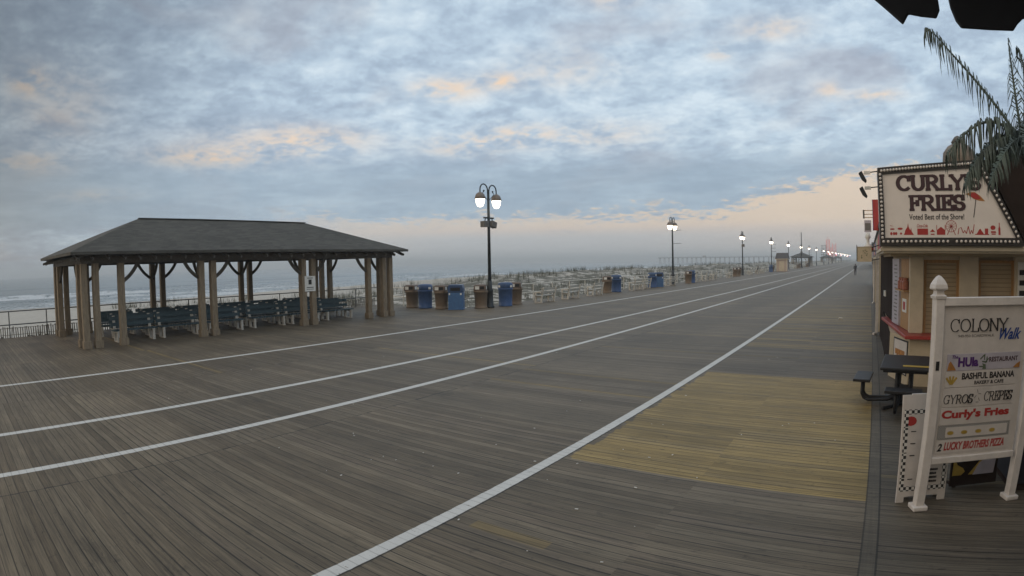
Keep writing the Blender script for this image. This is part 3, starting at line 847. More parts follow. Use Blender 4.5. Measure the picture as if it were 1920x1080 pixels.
snapshot(L0)
sp_ = MB(); sp_.bb(-.05, .05, -.42, .42, 4.93, 5.01)
sp_.build('bracket', M['iron'], L0)
for s, rot in ((-1, .05), (1, -.25)):
    MB().box(.0, s * .36, 4.62, .30, .42, .34, Matrix.Rotation(rot, 3, 'X')).build('loudspeaker', M['box_grey'], L0, bevel=.02)
    MB().bar((0, s * .30, 4.94), (0, s * .34, 4.78), .04, .04).build('hanger', M['iron'], L0)
L1 = dup(L0, (-19.4, 55.8, 0), 0, 'lit twin street lamp with two empty banner arms, second from the camera')
for z in (4.15, 5.5): MB().tube([(0, 0, z), (.95, 0, z + .01)], .022, 6).build('banner_arm', M['iron'], L1)
LF = lamp('lit twin street lamp third from the camera with a box on its pole', (-19.6, 90, 0), globe='globe_far'); snapshot(LF)
MB().box(.12, 0, 4.65, .40, .5, .42).build('loudspeaker', M['box_grey'], LF, bevel=.02)
ORD2 = ['fourth', 'fifth', 'sixth', 'seventh', 'eighth', 'ninth', 'tenth', 'eleventh', 'twelfth', 'thirteenth', 'fourteenth', 'fifteenth', 'sixteenth', 'seventeenth', 'eighteenth', 'nineteenth', 'twentieth']
for k, yy in enumerate((118, 143.5, 171, 194, 221, 257, 287, 318, 350, 382, 415, 448, 482, 516, 550, 585, 620)):
    c = dup(LF, (-19.65, yy, 0), 0, 'lit twin street lamp along the railing, %s from the camera' % ORD2[k])
    if k in (0, 3):
        for z in (4.0, 4.7, 5.4): MB().tube([(0, 0, z), (.95, 0, z)], .03, 6).build('banner_arm', M['iron'], c)
fp = thing('flag_pole', 'tall bare dark pole standing in front of the second pavilion', 'pole', (-19.0, 166, 0))
MB().tube([(0, 0, 0), (0, 0, 9.9)], [.16, .11], 10).build('shaft', M['iron'], fp, True)
MB().box(0, 0, 4.4, .6, .5, .3).build('junction_box', M['box_grey'], fp)
MB().lathe([(.3, 0), (.3, .3), (.2, .5)], 12).build('base', M['iron'], fp)

# ------------------------------------------------------------------ bins
def brown_bin(label, loc, rz=0.0):
    o = thing('trash_can', label, 'trash can', loc, rz, 'brown trash cans along the railing')
    MB().lathe([(.37, 0), (.385, .04), (.33, .07), (.335, .2), (.375, .86), (.41, .87), (.415, .96), (.37, .98)], 20).build('bin_body', M['brown_bin'], o, True)
    h = MB(); h.box(0, 0, 1.125, .70, .70, .29, taper=.95)
    hd = h.build('hood', M['brown_lid'], o, bevel=.03)
    MB().box(0, 0, 1.292, .60, .60, .04, taper=.8).build('top_cap', M['brown_lid'], hd, bevel=.01)
    for a in range(4):
        q = Matrix.Rotation(a * PI / 2, 4, 'Z')
        s = MB(); s.M = q; s.box(-.14, -.346, 1.13, .22, .012, .17); s.build('sticker', M['sticker'], o)
        s = MB(); s.M = q; s.box(.13, -.343, 1.13, .24, .012, .17); s.build('opening', M['hole'], hd)
    return o
def blue_bin(label, loc, rz=0.0, square=False):
    o = thing('recycling_bin', label, 'recycling bin', loc, rz, 'blue recycling bins along the railing')
    if square:
        b = MB().box(0, 0, .47, .80, .70, .92); b.box(0, 0, .03, .84, .74, .06); b.build('bin_body', M['sky_bin'], o, bevel=.05)
        l = MB().prism([(-.41, .94), (.41, .94), (.41, 1.16), (.36, 1.34), (-.36, 1.34), (-.41, 1.16)], -.36, .36).build('lid', M['blue_lid'], o, bevel=.02)
        MB().bb(-.26, .26, -.372, -.361, 1.02, 1.20).build('opening', M['hole'], l)
        for s in (-.32, .30): MB().bb(s - .04, s + .04, -.366, -.352, .80, .90).build('sticker', M['sticker'], o)
    else:
        MB().lathe([(.37, 0), (.40, .03), (.38, .08), (.40, .95), (.43, .96), (.43, 1.02), (.40, 1.03)], 20).build('bin_body', M['blue_bin'], o, True)
        l = MB().lathe([(.41, 1.031), (.43, 1.06), (.425, 1.24), (.38, 1.33), (.20, 1.36), (.02, 1.365)], 20).build('lid', M['blue_lid'], o, True)
        for a in (-.9, .9):
            s = MB(); s.M = Matrix.Rotation(a, 4, 'Z'); s.box(0, -.428, 1.14, .15, .02, .12); s.build('sticker', M['sticker'], o)
    return o
b1 = brown_bin('brown round trash can with square hood, leftmost of the four bins right of the pavilion', (-23.55, 23.25, 0), .25); snapshot(b1)
r1 = blue_bin('round blue recycling bin, second of the four bins right of the pavilion', (-22.4, 23.15, 0), .5); snapshot(r1)
dup(b1, (-21.25, 23.25, 0), .35, 'brown trash can between a round blue bin and the square bright blue bin')
s1 = blue_bin('square bright blue recycling bin with a dark lid, rightmost of the four', (-20.2, 23.3, 0), .55, True); snapshot(s1)
dup(b1, (-19.5, 24.55, 0), .5, 'brown trash can standing at the foot of the nearest street lamp')
dup(r1, (-19.1, 26.3, 0), .6, 'round blue recycling bin just right of the nearest street lamp')
dup(b1, (-19.35, 27.7, 0), .5, 'brown trash can half hidden behind the blue bin right of the nearest street lamp')
dup(b1, (-19.35, 40.1, 0), .5, 'brown trash can paired with a blue bin midway between the first two lamps')
dup(r1, (-19.2, 41.5, 0), .4, 'round blue recycling bin paired with a brown can midway between the first two lamps')
dup(r1, (-19.15, 49.3, 0), .4, 'left of two blue bins just before the second street lamp')
dup(s1, (-19.0, 50.6, 0), .5, 'right of two blue bins just before the second street lamp, square lidded')
dup(b1, (-18.7, 58.8, 0), .5, 'brown trash can just beyond the second street lamp')
dup(r1, (-18.8, 60.3, 0), .5, 'blue bin partly behind the brown can beyond the second street lamp')
dup(b1, (-19.3, 83.5, 0), .5, 'left of two brown trash cans just before the third street lamp')
dup(b1, (-19.2, 85.5, 0), .5, 'right of two brown trash cans just before the third street lamp')
dup(r1, (-19.2, 114.5, 0), .5, 'distant blue bin at the foot of the fourth street lamp')
dup(b1, (-19.2, 116.5, 0), .5, 'distant brown can at the foot of the fourth street lamp')
for k, yy in enumerate((158, 161, 181, 184)):
    dup(b1, (-19.1, yy, 0), .5, 'tiny distant brown can near the tall bare pole, %s one' % ('nearest', 'second', 'third', 'farthest')[k])

# ------------------------------------------------------------------ small booth
t = thing('ticket_booth', 'small tan booth with a dark pitched roof beside the fifth street lamp', 'booth', (-17.7, 120, 0))
MB().bb(-1.05, 1.05, -1.1, 1.1, 0, 2.55).build('wall', M['booth_wall'], t)
rf = MB(); rf.add([(-1.35, -1.4, 2.55), (1.35, -1.4, 2.55), (1.35, 1.4, 2.55), (-1.35, 1.4, 2.55), (-1.2, 0, 3.75), (1.2, 0, 3.75)], [(0, 1, 5, 4), (2, 3, 4, 5), (0, 4, 3), (1, 2, 5), (3, 2, 1, 0)])
rf.build('roof', M['booth_roof'], t)
MB().bb(-1.36, 1.36, -1.42, 1.42, 2.42, 2.549).build('trim', M['cream_trim'], t)
MB().bb(-.55, .55, -1.13, -1.101, .1, 2.1).build('door', M['cream_trim'], t)
for s in (-1, 1): MB().bb(s * 1.0 - .1, s * 1.0 + .1, -1.16, -1.101, 0, 2.42).build('corner_board', M['cream_trim'], t)

# ------------------------------------------------------------------ fishing pier, boat, amusement pieces far away
t = thing('fishing_pier', 'long fishing pier on thin piles crossing the surf far away', 'pier', (0, 800, 0))
MB().bb(-300, -120, -3, 3, 5.2, 5.9).build('pier_deck', M['pier_wood'], t)
for k in range(26):
    x = -298 + k * 7; q = MB()
    for yy in (-2.5, 2.5): q.tube([(x, yy, -5), (x, yy, 5.2)], .30, 6)
    q.bb(x - .3, x + .3, -2.6, 2.6, 3.9, 4.4); q.build('piles', M['pier_wood'], t)
for a, b_ in ((-300, -120),):
    q = MB()
    for yy in (-2.9, 2.9): q.bar((a, yy, 6.9), (b_, yy, 6.9), .16, .16)
    for k in range(60): q.bb(a + k * 3.05, a + k * 3.05 + .14, -2.95, -2.8, 5.9, 6.9)
    q.build('handrail', M['pier_wood'], t)
MB().bb(-232, -228, -2, 2, 5.9, 8.2).build('shelter', M['far_wall'], t)
t = thing('rescue_boat', 'small yellow boat left on the beach below the far pier', 'boat', (-62, 235, .2))
MB().prism([(-2.6, .1), (-2.2, -.4), (1.8, -.4), (2.8, .5), (-2.6, .45)], -.8, .8).build('hull', M['yellow_boat'], t, bevel=.08)
MB().bb(-1.6, .8, -.7, .7, .46, .52).build('thwart', M['sticker'], t)

t = thing('amusement_tower', 'hazy pinkish lattice tower of an amusement ride rising at the end of the boardwalk', 'ride', (-44, 680, 0))
def lattice(x, w, h, dep):
    q = MB()
    for sx in (-1, 1):
        for sy in (-1, 1): q.bar((x + sx * w / 2, sy * dep / 2, 0), (x + sx * w / 2 * .8, sy * dep / 2, h), .45, .45)
    n = int(h / 3)
    for k in range(n):
        z0, z1 = k * 3, k * 3 + 3
        for sy in (-1, 1):
            q.bar((x - w / 2, sy * dep / 2, z0), (x + w / 2, sy * dep / 2, z1), .3, .3); q.bar((x - w / 2, sy * dep / 2, z1), (x + w / 2, sy * dep / 2, z1), .3, .3)
            q.bar((x + w / 2, sy * dep / 2, z0), (x - w / 2, sy * dep / 2, z1), .3, .3)
    return q
lattice(-3, 4.5, 24, 4).build('tower', M['glow_steel'], t); lattice(4, 5, 20, 4).build('tower', M['glow_steel'], t); lattice(.5, 3.5, 16, 4).build('tower', M['glow_steel'], t)
MB().bb(-6, 7, -3, 3, 0, 3).build('base', M['far_wall'], t)
MB().tube([(-3, 0, 24), (-3, 0, 27.5)], .25, 6).build('spire', M['glow_steel'], t)
t = thing('ladder_mast', 'hazy mast with stacked cross bars left of the pink tower', 'mast', (-38, 500, 0))
q = MB()
for x in (-2.0, 2.0): q.bar((x, 0, 0), (x * .8, 0, 14), .3, .3)
q.build('upright', M['pier_wood'], t)
q = MB()
for k in range(6): q.bb(-2.6, 2.6, -.2, .2, 4 + k * 1.8, 4.4 + k * 1.8)
q.build('cross_bars', M['pier_wood'], t)
CL = ['red', 'white', 'blue']
for k in range(16):
    yy = 300 + k * 22; c = ['lit_red', 'lit_white', 'lit_white', 'lit_blue'][k % 4]
    o = MB().sphere(0, 0, 0, (.28 + .012 * k), seg=8, rings=6).build('festoon_light', M[c]); o.location = (-20.2 - (k % 3) * 1.2, yy, 5.0 + (k % 2) * .5)
    tag(o, 'tiny glowing coloured festoon light near the far lamp line, number varies along the row', 'light', 'festoon lights near the far end')
    o['label'] = 'tiny glowing festoon light hung near the far end of the boardwalk lamps'
# far shop fronts closing the right side of the vista
def far_shop(x, y, w, d_, h, label, light):
    t = thing('far_shop', label, 'shop', (x, y, 0), group='hazy shops at the far end of the boardwalk')
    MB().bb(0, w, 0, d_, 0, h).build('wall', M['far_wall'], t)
    MB().bb(-.5, w, -.5, d_ + .5, h, h + .5).build('roof', M['booth_roof'], t)
    for k in range(3):
        MB().bb(-.06, -.01, 2 + k * d_ / 3, 2 + k * d_ / 3 + d_ / 5, .6, 2.8).build('window', M['lit_white'] if light else M['dark_panel'], t)
far_shop(1.2, 150, 14, 30, 6, 'hazy two storey shop front beyond the hanging beige sign', False)
far_shop(1.2, 190, 14, 60, 5, 'low hazy shop front beyond the two storey one', False)
far_shop(-1.5, 640, 30, 60, 9, 'faint block with bright windows closing the end of the boardwalk', True)

# ------------------------------------------------------------------ food stand
ST = thing('food_stand', 'cream corner food stand with a red counter and closed roller shutters', 'food stand', (0, 0, 0))
KX = [(.87, 12.17), (.50, 13.25), (.50, 18.2), (6.2, 18.2), (6.2, 12.17)]
MB().slab(KX, 0, .94).build('base_wall', M['cream'], ST)
MB().slab([(.76, 12.0), (.62, 13.3), (.35, 15.8), (.62, 16.1), (6.2, 16.1), (6.2, 11.95)], .95, 1.02).build('counter', M['red_counter'], ST, bevel=.01)
MB().slab([(.92, 12.62), (.60, 14.6), (.60, 18.2), (6.2, 18.2), (6.2, 12.62)], 1.021, 2.6).build('wall', M['cream'], ST)
for a, b_ in ((.86, 1.15), (1.92, 2.33), (3.14, 3.5)): MB().bb(a, b_, 12.45, 12.70, 1.022, 2.55).build('pilaster', M['cream_trim'], ST, bevel=.008)
for a, b_ in ((1.22, 1.86), (2.40, 3.08)):
    s = MB().bb(a, b_, 12.56, 12.60, 1.022, 2.42).build('roller_shutter', M['shutter'], ST)
    f = MB(); f.bb(a - .06, a - .002, 12.54, 12.61, 1.022, 2.48); f.bb(b_ + .002, b_ + .06, 12.54, 12.61, 1.022, 2.48); f.bb(a - .002, b_ + .002, 12.54, 12.61, 2.422, 2.48)
    f.build('frame', M['wood_warm'], s)
MB().bb(1.16, 1.91, 12.50, 12.53, 2.482, 2.55).build('lintel', M['cream_trim'], ST)
# side facing the boardwalk: warm wood panel, shelf of jars, narrow printed strip
sd = Vector((.60 - .92, 14.6 - 12.62, 0)).normalized(); sn = Vector((-sd.y, sd.x, 0))
def side(u0, u1, z0, z1, off, th):
    p = Vector((.92, 12.62, 0)); mb = MB(); a = p + sd * u0 + sn * off; b = p + sd * u1 + sn * off; c = b + sn * th; e = a + sn * th
    return mb.slab([(a.x, a.y), (b.x, b.y), (c.x, c.y), (e.x, e.y)], z0, z1)
side(.15, .95, 1.03, 2.5, .002, .03).build('wood_panel', M['wood_warm'], ST)
sh = side(.05, .95, 1.83, 1.86, .033, .14).build('shelf', M['wood_warm'], ST)
side(1.1, 1.85, 1.04, 2.5, .002, .05).build('menu_strip', M['lilac'], ST)
q = MB()
for k in range(15):
    z = 1.15 + k * .085
    q2 = side(1.3, 1.3 + .2 + .2 * random.random(), z, z + .03, .053, .004); q.add(q2.v, q2.f)
q.build('menu_print', M['ink_grey'], ST)
for k, u in enumerate((.2, .42, .66)):
    p = Vector((.92, 12.62, 0)) + sd * u + sn * .10
    o = MB().lathe([(.06, 0), (.075, .02), (.075, .17), (.05, .20), (.055, .21), (.055, .25)], 12).build('jar', M['jar']); o.location = (p.x, p.y, 1.861)
    tag(o, 'amber jar standing on the wooden shelf of the food stand, %s' % ('nearest the pilaster', 'middle one', 'nearest the printed strip')[k], 'jar', 'jars on the food stand shelf')
q2 = side(.35, .75, 1.38, 1.66, .033, .012); q2.build('picture', M['sticker'], ST)
q2 = side(.45, .65, 1.43, 1.60, .046, .004); q2.build('picture_print', M['ink_red'], ST)
# posters on the angled base wall
kd = Vector((.50 - .87, 13.25 - 12.17, 0)).normalized(); kn = Vector((-kd.y, kd.x, 0))
def kside(u0, u1, z0, z1, off, th):
    p = Vector((.87, 12.17, 0)); mb = MB(); a = p + kd * u0 + kn * off; b = p + kd * u1 + kn * off; c = b + kn * th; e = a + kn * th
    return mb.slab([(a.x, a.y), (b.x, b.y), (c.x, c.y), (e.x, e.y)], z0, z1)
kside(.06, .86, .18, .88, .002, .01).build('poster_border', M['ink_black'], ST)
kside(.10, .82, .21, .85, .0125, .004).build('poster', M['white_panel'], ST)
q = kside(.2, .74, .56, .66, .017, .003)
for k in range(6):
    q2 = kside(.2 + k * .09, .27 + k * .09, .50 + (k % 2) * .05, .58 + (k % 2) * .05, .0205, .003); q.add(q2.v, q2.f)
q.build('poster_picture', M['ink_orange'], ST)
# cornice and roof
c = MB(); c.slab([(.27, 11.16), (6.2, 11.16), (6.2, 18.2), (.27, 18.2)], 2.602, 2.64); c.slab([(.22, 11.08), (6.3, 11.08), (6.3, 18.2), (.22, 18.2)], 2.641, 2.70); c.slab([(.25, 11.12), (6.2, 11.12), (6.2, 18.2), (.25, 18.2)], 2.701, 2.73)
c.build('cornice', M['cream_trim'], ST)
MB().slab([(.45, 12.3), (6.2, 12.3), (6.2, 18.2), (.45, 18.2)], 2.551, 2.601).build('frieze', M['cream'], ST)
MB().prism([(2.30, 4.26), (3.10, 2.731), (6.2, 2.731), (6.2, 4.9), (3.3, 4.9)], 11.3, 16).build('roof', M['dark_panel'], ST)
MB().bb(3.2, 3.5, 12.40, 12.449, 1.05, 2.45).build('menu_board', M['sticker'], ST)
q = MB()
for k in range(6): q.bb(3.23, 3.47, 12.393, 12.399, 1.2 + k * .2, 1.3 + k * .2)
q.build('menu_board_print', M['ink_black'], ST)
# ------------------------------------------------------------------ marquee sign
MS = thing('marquee_sign', 'big slanted marquee sign with bulbs reading curly fries above the food stand', 'sign', (0, 11.0, 0))
MB().prism([(.21, 2.735), (2.98, 2.735), (2.17, 4.23), (.21, 4.12)], .03, .9).build('sign_box', M['sign_frame'], MS)
fo = [(.21, 2.735), (2.98, 2.735), (2.17, 4.23), (.21, 4.12)]; fi = [(.305, 2.87), (2.80, 2.87), (2.10, 4.085), (.295, 4.0)]
fr = MB()
for i in range(4):
    j = (i + 1) % 4; fr.prism([fo[i], fo[j], fi[j], fi[i]], -.02, .028)
fr.build('frame', M['sign_frame'], MS)
MB().prism([(.30, 2.86), (2.81, 2.86), (2.10, 4.09), (.29, 4.005)], .012, .029).build('sign_face', M['marquee_white'], MS)
for nm, g_, mt, yy in (('letter_edge', .05, 'ink_plum_edge', .0115), ('lettering', .0, 'ink_plum', .0055)):
    q = MB()
    slab_text(q, "CURLY'S", .56, 2.14, 3.715, 3.955, yy, .215, .13, .12, 0, g_, .0035)
    slab_text(q, 'FRIES', .77, 1.82, 3.36, 3.60, yy, .215, .13, .12, 0, g_, .0035)
    q.build(nm, M[mt], MS)
q = MB(); text_mesh(q, 'Voted Best of the Shore!', .76, 1.80, 3.185, 3.285, .0115, .003, .012); q.build('tagline', M['ink_black'], MS)
# beach umbrella picture
q = MB(); q.prism([(1.84, 3.625), (1.93, 3.66), (2.02, 3.66), (2.12, 3.60), (2.22, 3.50), (2.10, 3.51), (2.0, 3.54), (1.92, 3.60)], .009, .0115); q.build('umbrella_picture', M['ink_orange'], MS)
q = MB(); q.prism([(1.92, 3.60), (1.97, 3.655), (2.05, 3.645), (2.14, 3.545), (2.06, 3.53), (1.98, 3.56)], .006, .0088); q.build('umbrella_panel', M['ink_red'], MS)
q = MB(); q.prism([(1.975, 3.22), (1.99, 3.22), (2.045, 3.53), (2.03, 3.53)], .0092, .0115); q.build('umbrella_pole', M['ink_black'], MS)
# row of red pictures
q = MB(); Y0_, Y1_ = .009, .0115
def pr(poly): q.prism(poly, Y0_, Y1_)
def ring(cx, cz, r, w, n=20):
    for i in range(n):
        a, b = 2 * PI * i / n, 2 * PI * (i + 1) / n
        pr([(cx + r * math.cos(a), cz + r * math.sin(a)), (cx + r * math.cos(b), cz + r * math.sin(b)), (cx + (r - w) * math.cos(b), cz + (r - w) * math.sin(b)), (cx + (r - w) * math.cos(a), cz + (r - w) * math.sin(a))])
def disc(cx, cz, rx, rz=None, n=12): pr([(cx + rx * math.cos(2 * PI * i / n), cz + (rz or rx) * math.sin(2 * PI * i / n)) for i in range(n)])
for cx in (.42, .47, .51): disc(cx, 2.945, .022, .028)
disc(.60, 2.945, .02); disc(.585, 3.03, .05, .02); disc(.44, 3.025, .045, .014); pr([(.40, 3.09), (.47, 3.075), (.40, 3.08)])
pr([(.65, 2.92), (.84, 2.92), (.80, 2.98), (.79, 3.05), (.775, 3.0), (.745, 3.06), (.735, 3.13), (.72, 3.06), (.68, 3.0), (.67, 2.96)])
pr([(.905, 2.92), (1.105, 2.92), (1.105, 3.03), (.905, 3.03)])
pr([(1.14, 2.97), (1.24, 2.97), (1.19, 3.02)]); pr([(1.155, 2.92), (1.225, 2.92), (1.225, 2.94), (1.155, 2.94)])
pr([(1.27, 2.92), (1.43, 2.92), (1.43, 3.0), (1.35, 3.06), (1.27, 3.0)]); pr([(1.265, 3.0), (1.275, 3.0), (1.275, 3.09), (1.265, 3.09)]); pr([(1.425, 3.0), (1.435, 3.0), (1.435, 3.09), (1.425, 3.09)])
ring(1.545, 3.07, .105, .008); pr([(1.46, 2.92), (1.475, 2.92), (1.548, 3.07), (1.54, 3.075)]); pr([(1.615, 2.92), (1.63, 2.92), (1.55, 3.075), (1.543, 3.07)])
for a in range(0, 180, 30): pr([(1.545 + .1 * math.cos(R(a)), 3.07 + .1 * math.sin(R(a))), (1.545 + .1 * math.cos(R(a + 3)), 3.07 + .1 * math.sin(R(a + 3))), (1.545 - .1 * math.cos(R(a)), 3.07 - .1 * math.sin(R(a))), (1.545 - .1 * math.cos(R(a + 3)), 3.07 - .1 * math.sin(R(a + 3)))])
zz = [(1.67, 2.93), (1.69, 3.03), (1.73, 3.05), (1.77, 2.95), (1.80, 3.0), (1.83, 2.94), (1.87, 3.07), (1.90, 2.93), (1.93, 3.0), (1.955, 2.94), (1.985, 3.1)]
for (a, b), (c_, d_) in zip(zz, zz[1:]): pr([(a - .006, b), (a + .008, b), (c_ + .008, d_), (c_ - .006, d_)])
pr([(2.0, 2.92), (2.27, 2.92), (2.27, 2.935), (2.0, 2.935)]); pr([(2.03, 2.935), (2.17, 2.935), (2.12, 3.0), (2.10, 3.03), (2.07, 3.0)]); pr([(2.19, 2.935), (2.25, 2.935), (2.255, 3.03), (2.19, 3.03)])
disc(2.35, 3.045, .05, .04); pr([(2.31, 2.955), (2.41, 2.955), (2.40, 2.985), (2.31, 2.985)]); pr([(2.32, 2.925), (2.40, 2.925), (2.40, 2.945), (2.32, 2.945)])
pr([(2.455, 2.92), (2.495, 2.92), (2.495, 3.03), (2.483, 3.07), (2.483, 3.13), (2.467, 3.13), (2.467, 3.07), (2.455, 3.03)])
q.build('picture_row', M['ink_red'], MS)
q = MB(); text_mesh(q, 'Coca-Cola', .90, 1.10, 3.05, 3.11, .0115, .002, .01, .35); q.build('truck_lettering', M['ink_red'], MS)
# bulbs round the frame
def bulb_run(a, b, n, skip=()):
    for k in range(n):
        if k in skip: continue
        t_ = (k + .5) / n
        o = MB().sphere(a[0] + (b[0] - a[0]) * t_, -.035, a[1] + (b[1] - a[1]) * t_, .026, seg=10, rings=6).build('bulb', M['bulb'], MS, True)
bulb_run((.255, 4.06), (2.13, 4.165), 33)
bulb_run((.255, 4.03), (.255, 2.84), 17)
bulb_run((.23, 2.805), (2.88, 2.805), 31, (15,))
bulb_run((2.16, 4.10), (2.86, 2.86), 16)

# egg shaped ornament on top, floodlights on arms
t = thing('roof_ornament', 'beige bulbous ornament with a small cap standing on top of the marquee sign', 'ornament', (1.88, 11.7, 4.05))
MB().lathe([(.16, 0), (.30, .08), (.345, .25), (.32, .42), (.22, .54), (.10, .60)], 20).build('body', M['egg'], t, True)
MB().lathe([(.12, .58), (.14, .62), (.06, .72), (.02, .74)], 14).build('cap', M['fascia'], t, True)
for k, (x, z, yy) in enumerate(((-.13, 4.12, 12.0), (-.10, 3.83, 12.1))):
    t = thing('floodlight', ('upper' if k == 0 else 'lower') + ' dark floodlight on a thin arm at the left edge of the marquee sign', 'floodlight', (0, yy, z), group='floodlights beside the marquee sign')
    MB().tube([(.24, 0, .08), (.0, 0, .06), (-.05, 0, .05)], .012, 6).build('arm', M['iron'], t)
    MB().bb(-.05, .08, -.03, .03, .03, .09).build('ballast', M['sticker'], t)
    h = MB(); h.M = Matrix.Translation((-.08, 0, .0)) @ Matrix.Rotation(-.45, 4, 'Y'); h.prism([(-.05, .08), (.03, .09), (.03, -.13), (-.01, -.15), (-.05, -.06)], -.07, .07)
    h.build('lamp_head', M['iron'], t, bevel=.01)

# neighbouring dark shop front with its white down pipe and hanging signs
t = thing('side_shop', 'dark brown shop wall with a white notice between the food stand and the white pipe', 'shop', (0, 0, 0))
MB().slab([(.46, 18.22), (.40, 20.3), (8, 20.3), (8, 18.22)], 0, 3.6).build('wall', M['dark_panel'], t)
SH = thing('arcade_row', 'row of closed tan shop fronts beyond the white pipe along the boardwalk edge', 'shop')
MB().slab([(.42, 20.52), (.42, 60), (8, 60), (8, 20.52)], 0, 3.6).build('wall', M['shop_wall'], SH)
for k in range(7):
    ya = 21.2 + k * 5.5
    sh_ = MB().bb(.385, .418, ya, ya + 3.2, .12, 2.5).build('roller_shutter', M['shutter'], SH)
    fr_ = MB(); fr_.bb(.36, .419, ya - .1, ya - .003, 0, 2.6); fr_.bb(.36, .419, ya + 3.203, ya + 3.3, 0, 2.6); fr_.bb(.36, .419, ya - .003, ya + 3.203, 2.503, 2.6); fr_.build('frame', M['cream_trim'], sh_)
    dr_ = MB().bb(.39, .418, ya + 3.7, ya + 4.6, .02, 2.15).build('door', M['wood_warm'] if k % 2 else M['dark_panel'], SH)
    MB().tube([(.375, ya + 4.48, .95), (.375, ya + 4.48, 1.15)], .012, 6).build('handle', M['iron'], dr_)
    MB().bb(.39, .418, ya + .2, ya + 4.6, 2.75, 3.4).build('name_board', [M['red_sign'], M['beige_sign'], M['blue_bin']][k % 3], SH)
MB().slab([(.60, 14.65), (.50, 16), (.42, 18.2), (.48, 18.2), (.56, 16), (.64, 14.66)], 1.03, 2.55).build('door', M['dark_panel'], t)
MB().slab([(.50, 13.28), (.455, 18.2), (.495, 18.2)], 0, .93).build('side_panel', M['dark_panel'], t)
MB().slab([(.471, 16.2), (.462, 16.6), (.412, 16.6), (.421, 16.2)], 1.52, 1.66).build('notice', M['sticker'], t)
MB().slab([(.37, 20.3), (.37, 62), (8, 62), (8, 20.3)], 3.601, 3.75).build('eave', M['fascia'], t)
t = thing('down_pipe', 'white down pipe with a kicked out foot on the corner of the dark shop', 'pipe', (.285, 20.4, 0))
MB().box(0, 0, 1.42, .09, .10, 2.76).build('pipe', M['white_paint'], t)
MB().tube([(0, 0, .08), (-.02, -.03, .05), (-.10, -.12, .03)], .05, 8).build('outlet', M['white_paint'], t)
MB().tube([(-.10, -.05, 2.45), (-.11, -.05, 1.2), (-.10, -.05, 1.1), (-.16, -.08, 1.03)], .03, 8).build('hose', M['white_paint'], t)
t = thing('hanging_sign', 'square beige hanging sign with a faint drawing above the boardwalk edge', 'sign', (0, 20.2, 0))
MB().bb(-.40, .09, -.03, .03, 2.40, 2.90).build('sign_board', M['beige_sign'], t)
for z in (2.40, 2.88): MB().bb(-.40, .09, -.045, -.031, z, z + .02).build('edge', M['cream_trim'], t)
MB().bb(-.425, -.402, -.05, .05, 2.42, 2.95).build('end_bar', M['iron'], t)
q = MB()
for k in range(9): q.box(-.16 + .10 * math.cos(k * 1.9), -.034, 2.66 + .13 * math.sin(k * 2.3), .05, .005, .02, Matrix.Rotation(k, 3, 'Y'))
q.build('drawing', M['ink_green'], t)
for za, zb in ((2.86, 2.95), (2.45, 2.5)): MB().bar((.09, 0, za), (.36, 0, zb), .03, .03).build('bracket', M['iron'], t)
t = thing('red_blade_sign', 'plain red projecting sign just left of the marquee sign', 'sign', (0, 23.0, 0))
MB().bb(.17, .40, -.05, .05, 3.55, 4.70).build('sign_board', M['red_sign'], t)
MB().bb(.17, .19, -.06, -.051, 3.55, 4.70).build('edge', M['ink_purple'], t)
t = thing('bracket_sign', 'stack of small bracket signs and a statue like ornament left of the red sign', 'sign', (0, 26.0, 0))
q = MB()
for z in (4.52, 4.36, 4.22): MB().bb(-.17, .28, -.015, .015, z, z + .03).build('bracket', M['wood_warm'], t)
MB().bb(-.23, -.16, -.05, .05, 4.20, 4.56).build('end_plate', M['wood_dark'], t)
MB().bb(-.18, .12, -.04, .04, 3.62, 4.12).build('upper_board', M['lilac'], t)
q = MB(); q.bb(-.15, .09, -.055, -.041, 3.70, 4.0); q.build('upper_print', M['ink_grey'], t)
MB().lathe([(.20, 2.98), (.18, 3.05), (.07, 3.14), (.06, 3.3), (.13, 3.4), (.10, 3.52), (.05, 3.6)], 12, -.04, 0).build('ornament', M['sticker'], t, True)
MB().lathe([(.25, 2.86), (.25, 2.96), (.21, 2.979)], 12, -.04, 0).build('ornament_base', M['red_sign'], t, True)
q = MB(); q.bb(-.04, .34, -.02, .02, 2.80, 2.855); q.build('ornament_arm', M['wood_dark'], t)

# ------------------------------------------------------------------ colony walk sign
CS = thing('directory_sign', 'white post sign reading colony walk with a list of eateries', 'sign', (.63, 5.96, 0), math.atan2(.3557, .9346))
for k, x in enumerate((.0, 1.20)):
    p = MB().bb(x + .035, x + .135, -.05, .05, 0.03, 2.125).build('post', M['white_paint'], CS, bevel=.008)
    MB().bb(x + .0, x + .17, -.085, .085, 0, .05).build('foot', M['white_paint'], p, bevel=.012)
    cp = MB(); cx = x + .085
    prof = [(.060, 2.1255), (.064, 2.15), (.044, 2.165), (.040, 2.20), (.068, 2.215), (.070, 2.225), (.064, 2.26), (.044, 2.30), (.02, 2.335), (.002, 2.345)]
    vs = []; fs = []
    for i, (r, z) in enumerate(prof):
        for a, b in ((-1, -1), (1, -1), (1, 1), (-1, 1)): vs.append((cx + a * r, b * r, z))
    for i in range(len(prof) - 1):
        for a in range(4): fs.append((i * 4 + a, i * 4 + (a + 1) % 4, i * 4 + 4 + (a + 1) % 4, i * 4 + 4 + a))
    fs += [(3, 2, 1, 0), tuple((len(prof) - 1) * 4 + a for a in range(4))]
    cp.add(vs, fs); cp.build('finial', M['white_paint'], p)
    if k == 0: MB().bb(.062, .102, -.056, -.0505, 1.44, 1.53).build('latch_slot', M['ink_black'], p, bevel=.004)
MB().bb(.136, 1.199, -.045, .045, 2.055, 2.135).build('top_rail', M['white_paint'], CS, bevel=.006)
